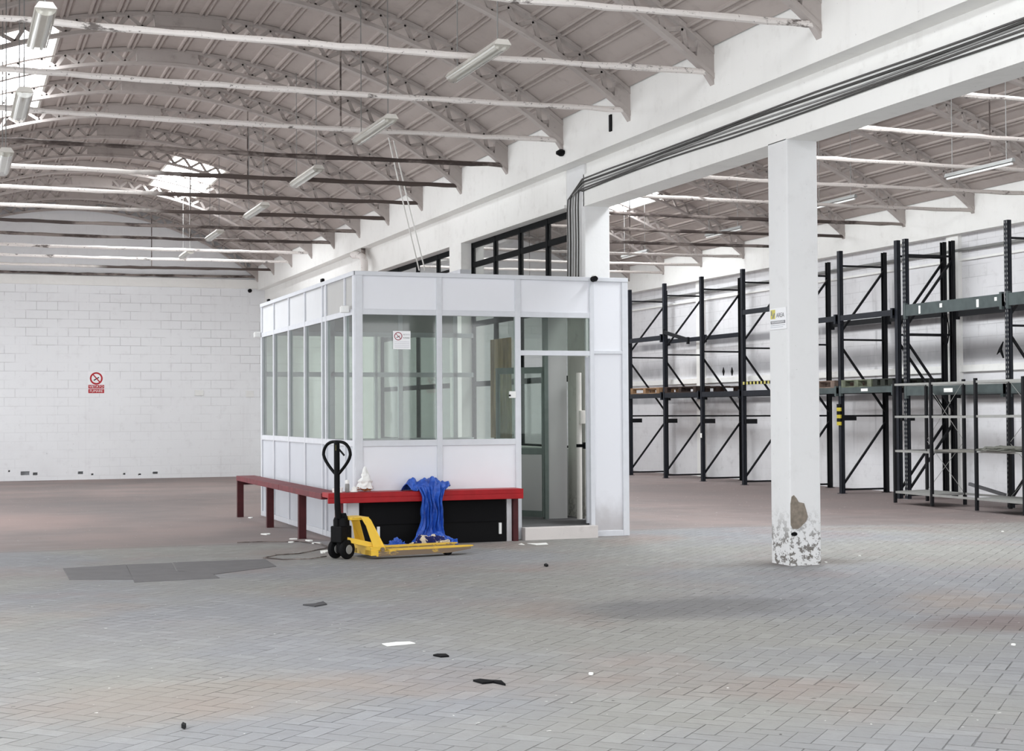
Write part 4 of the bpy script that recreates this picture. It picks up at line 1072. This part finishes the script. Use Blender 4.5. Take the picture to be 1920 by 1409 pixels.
# ------------------------------------------------------------------ hanging lamps
def lamp(x, y0, y1, z, lab, style=0, wires=None):
    t = thing('hanging_lamp', (x, (y0+y1)/2, z), lab, 'ceiling lamp', 'fluorescent lamps hanging in the left vault' if x < 7 else 'fluorescent lamps hanging in the right vault')
    hw = .085 if style == 0 else .03
    q = MB(); q.add([(x + a, y, z + b) for y in (y0, y1) for a, b in ((-hw, 0), (-hw*.6, .05), (hw*.6, .05), (hw, 0))], [(0, 1, 2, 3), (7, 6, 5, 4), (0, 4, 5, 1), (1, 5, 6, 2), (2, 6, 7, 3), (3, 7, 4, 0)]); q.build('housing', TUBE if style == 0 else GREYP, t)
    if style == 0:
        q = MB(); n = 8
        vs = [(x + hw*.92*math.cos(PI + PI*k/n), y, z - .001 + .055*math.sin(PI + PI*k/n)) for y in (y0 + .02, y1 - .02) for k in range(n + 1)]
        q.add(vs, [(k, k+1, n+2+k, n+1+k) for k in range(n)] + [tuple(range(n+1)), tuple(range(n+1, 2*n+2))[::-1]]); q.build('clear_diffuser', PLASTIC_CLR, t, smooth=True)
        for e in (-.035, .035):
            q = MB(); q.tube([(x + e, y0 + .05, z - .02), (x + e, y1 - .05, z - .02)], .013, 8); q.build('lamp_tube', WHITEP, t, smooth=True)
    else:
        q = MB(); q.tube([(x, y0 + .03, z - .025), (x, y1 - .03, z - .025)], .016, 8); q.build('lamp_tube', WHITEP, t, smooth=True)
    xc = xcl if x < 7 else xcr; zt_ = arc(xc, AR + .28, x)
    for y in (y0 + .15, y1 - .15):
        q = MB(); q.tube([(x, y, z + .05), (x, y, zt_)], .006, 5); q.build('hanger_wire', GREYP, t)
lamp(.69, 12.2, 13.55, 4.64, 'large diffuser lamp at the top left corner'); lamp(.68, 15.5, 16.9, 4.65, 'diffuser lamp at the left edge in front of the skylight'); lamp(.59, 17.9, 19.4, 4.45, 'small lamp at the left edge hanging below the skylight')
lamp(4.80, 13.2, 14.7, 4.91, 'nearest and brightest white lamp of the right row in the left vault'); lamp(4.66, 16.5, 18.0, 4.82, 'second lamp of the right row with a dark end cap in the left vault')
lamp(4.82, 20.8, 22.4, 4.92, 'third lamp of the right row in the left vault'); lamp(4.85, 24.8, 26.4, 4.93, 'fourth lamp of the right row in the left vault')
lamp(4.85, 29.2, 30.6, 5.0, 'fifth lamp of the right row, right of the far skylight'); lamp(4.85, 33.0, 34.3, 5.0, 'lamp farthest away, in front of the far wall')
lamp(13.55, 17.0, 18.5, 4.87, 'thin tube lamp of the right vault near the right edge', 1); lamp(14.3, 22.0, 23.3, 5.09, 'thin tube lamp of the right vault just right of the near column', 1)
lamp(14.6, 26.5, 28.0, 5.1, 'thin tube lamp of the right vault just left of the near column', 1); lamp(14.7, 31.0, 32.4, 5.1, 'bright thin tube lamp of the right vault beside the far column', 1)

# ------------------------------------------------------------------ strings, pipes and oddments
for k, (p, r_) in enumerate((((735, 250), (797, 507)), ((727, 250), (786, 507)))):
    A_ = on(0, 6.40, *p); B_ = on(0, 7.45, *r_); q = MB(); q.tube([A_, A_.lerp(B_, .5) + Vector((0, 0, -.04)), B_], .012, 5); tag(q.build('rope', PAPER), ['pale cord hanging from the vault to the booth roof, right one of two', 'pale cord hanging from the vault to the booth roof, left one of two'][k], 'cord', 'pale cords above the booth')
q = MB(); p = on(0, 7.52, 672, 478); pts = [(7.55, p.y - .35, p.z + .13), (7.5, p.y - .12, p.z + .14), (7.48, p.y + .08, p.z + .06)]
A_ = [on(0, 7.50, *c_) for c_ in ((668, 479), (676, 478), (685, 482), (689, 490), (689, 512))]
q.tube([a_ + Vector((-.06, 0, 0)) for a_ in A_], .07, 12); tag(q.build('rainwater_pipe', ROD, smooth=True), 'bent white rainwater pipe below the middle beam above the booth', 'pipe')
q = MB(); q.tube([on(0, 7.50, 681, 466), on(0, 7.50, 681, 480)], .045, 8); tag(q.build('pipe_spout', ROD_D, smooth=True), 'short dark spout above the bent white rainwater pipe', 'pipe')
q = MB(); q.tube([(7.40, 14.03, 4.86), (7.40, 14.0, 4.80)], [.03, .06], 8)
p = on(0, 7.40, 1052, 283); q = MB(); q.lathe((7.40, p.y, p.z - .07), [(.02, 0), (.07, .03), (.07, .06), (.02, .09)], 10); tag(q.build('cable_gland', BLACK, smooth=True), 'black fitting under the truss end on the gutter beam', 'fitting')
p = on(0, XG, 1146, 231); q = MB(); q.box(XG - .02, XG + .01, p.y - .03, p.y + .03, p.z - .1, p.z + .1); tag(q.build('drain_outlet', BLACK), 'narrow dark slot in the gutter beam', 'outlet')
q = MB(); q.box(7.40, 7.585, 22.35, 23.2, 3.62, 3.72); tag(q.build('duct_box', ALU, bevel=.006), 'grey metal duct box on the window sill behind the booth top', 'box')
# switches and notices on the far wall
for k, (x, y, w_, h_) in enumerate(((373, 737, .22, .14), (468, 739, .2, .16))):
    p = on(1, YB, x, y); q = MB(); q.box(p.x - w_/2, p.x + w_/2, YB - .03, YB, p.z - h_/2, p.z + h_/2); tag(q.build('switch_box', WHITEP, bevel=.005), ['faint white box on the far wall, left of the two', 'white box on the far wall beside the booth corner'][k], 'switch box')
# cement slabs let into the paving
def slab(px_, lab):
    q = MB(); q.hprism([(p.x, p.y) for p in (onfl(*c_) for c_ in px_)], -.01, .006); tag(q.build('cement_slab', CEMENT, bevel=.003), lab, 'slab', 'cement slabs in the paving')
slab(((118, 1067), (130, 1088), (250, 1088), (236, 1060)), 'left grey cement slab set in the paving')
slab(((237, 1060), (252, 1093), (412, 1085), (400, 1078), (330, 1072), (322, 1057)), 'middle grey cement slab set in the paving')
slab(((324, 1056), (334, 1073), (402, 1078), (518, 1063), (498, 1050)), 'right grey cement slab set in the paving')
# litter
def litter(nm, px_, h, m_, lab, cat):
    q = MB(); q.hprism([(p.x, p.y) for p in (onfl(*c_) for c_ in px_)], .001, h); tag(q.build(nm, m_), lab, cat)
litter('paper_sheet', ((716, 1209), (726, 1213), (760, 1210), (779, 1208), (768, 1205), (742, 1206)), .006, PAPER, 'torn white paper scrap on the near floor', 'paper')
litter('paper_scrap', ((988, 1020), (1005, 1023), (1028, 1022), (1024, 1019), (1008, 1020)), .006, PAPER, 'white paper scrap at the foot of the booth step', 'paper')
litter('paper_scrap', ((972, 1022), (978, 1020), (984, 1023)), .006, PAPER, 'small white torn scrap standing at the left of the step', 'paper')
litter('rubber_shred', ((887, 1279), (905, 1284), (925, 1282), (948, 1287), (940, 1280), (918, 1279), (900, 1277)), .012, RUBBER, 'black shred of rubber on the near floor', 'debris')
litter('rubber_shred', ((812, 1231), (826, 1234), (842, 1233), (836, 1229), (820, 1229)), .01, RUBBER, 'small dark shred on the floor between paper and larger shred', 'debris')
litter('rubber_shred', ((568, 1136), (590, 1139), (613, 1135), (606, 1130), (592, 1134)), .01, simple('dark_dust', '4b4a4c', .9), 'dark flat shred on the floor below the cement slabs', 'debris')
litter('stone_chip', ((340, 1366), (346, 1369), (349, 1365), (343, 1362)), .02, BLACK, 'black chip on the floor at the lower left', 'debris')
litter('stone_chip', ((1020, 1062), (1024, 1064), (1028, 1063), (1024, 1060)), .02, BLACK, 'black chip on the floor in front of the booth', 'debris')
rr = random.Random(11)
CH = ['white plaster chip left of the pallet jack, behind the loose wire', 'white plaster chip inside the loose wire loop', 'white plaster chip just behind the steering wheels of the pallet jack', 'white plaster chip touching the left side of the pallet jack wheels', 'smaller white plaster chip beside the wheels of the pallet jack', 'white plaster chip below the third red bench leg', 'white plaster chip at the farthest red bench leg', 'white plaster chip at the middle red bench leg', 'white plaster chip at the nearest leg of the side bench',
      'white crumb at the right foot of the near column', 'white crumb on the floor a little right of the near column', 'white crumb on the open floor below the metal shelving', 'white crumb on the open floor right of the black rubber shred', 'white crumb at the right edge of the near floor']
for k, (x, y) in enumerate(((550, 1012), (545, 1018), (594, 1020), (610, 1035), (605, 1038), (580, 1015), (470, 972), (500, 1003), (565, 1006), (1548, 1056), (1612, 1044), (1880, 998), (1108, 1266), (1900, 1211))):
    c_ = onfl(x, y); q = MB(); r_ = rr.uniform(.03, .07) if k < 9 else .013
    q.hprism([(c_.x + r_*rr.uniform(.6, 1.3)*math.cos(a*PI/3.5), c_.y + r_*1.4*rr.uniform(.6, 1.3)*math.sin(a*PI/3.5)) for a in range(7)], .001, .012)
    tag(q.build('plaster_chip', PAPER), CH[k], 'debris')
q = MB(); q.tube([tuple(onfl(*c_) + Vector((0, 0, .008))) for c_ in ((445, 1019), (500, 1017), (560, 1017), (600, 1022), (618, 1028), (560, 1040), (520, 1042), (494, 1048), (530, 1051), (580, 1050), (612, 1045))], .006, 5)
tag(q.build('loose_wire', ROD_D, smooth=True), 'thin dark wire looping on the floor left of the pallet jack', 'wire')
q = MB(); q.box(8.05, 12, 17.66, 17.74, -.01, .004) if False else None
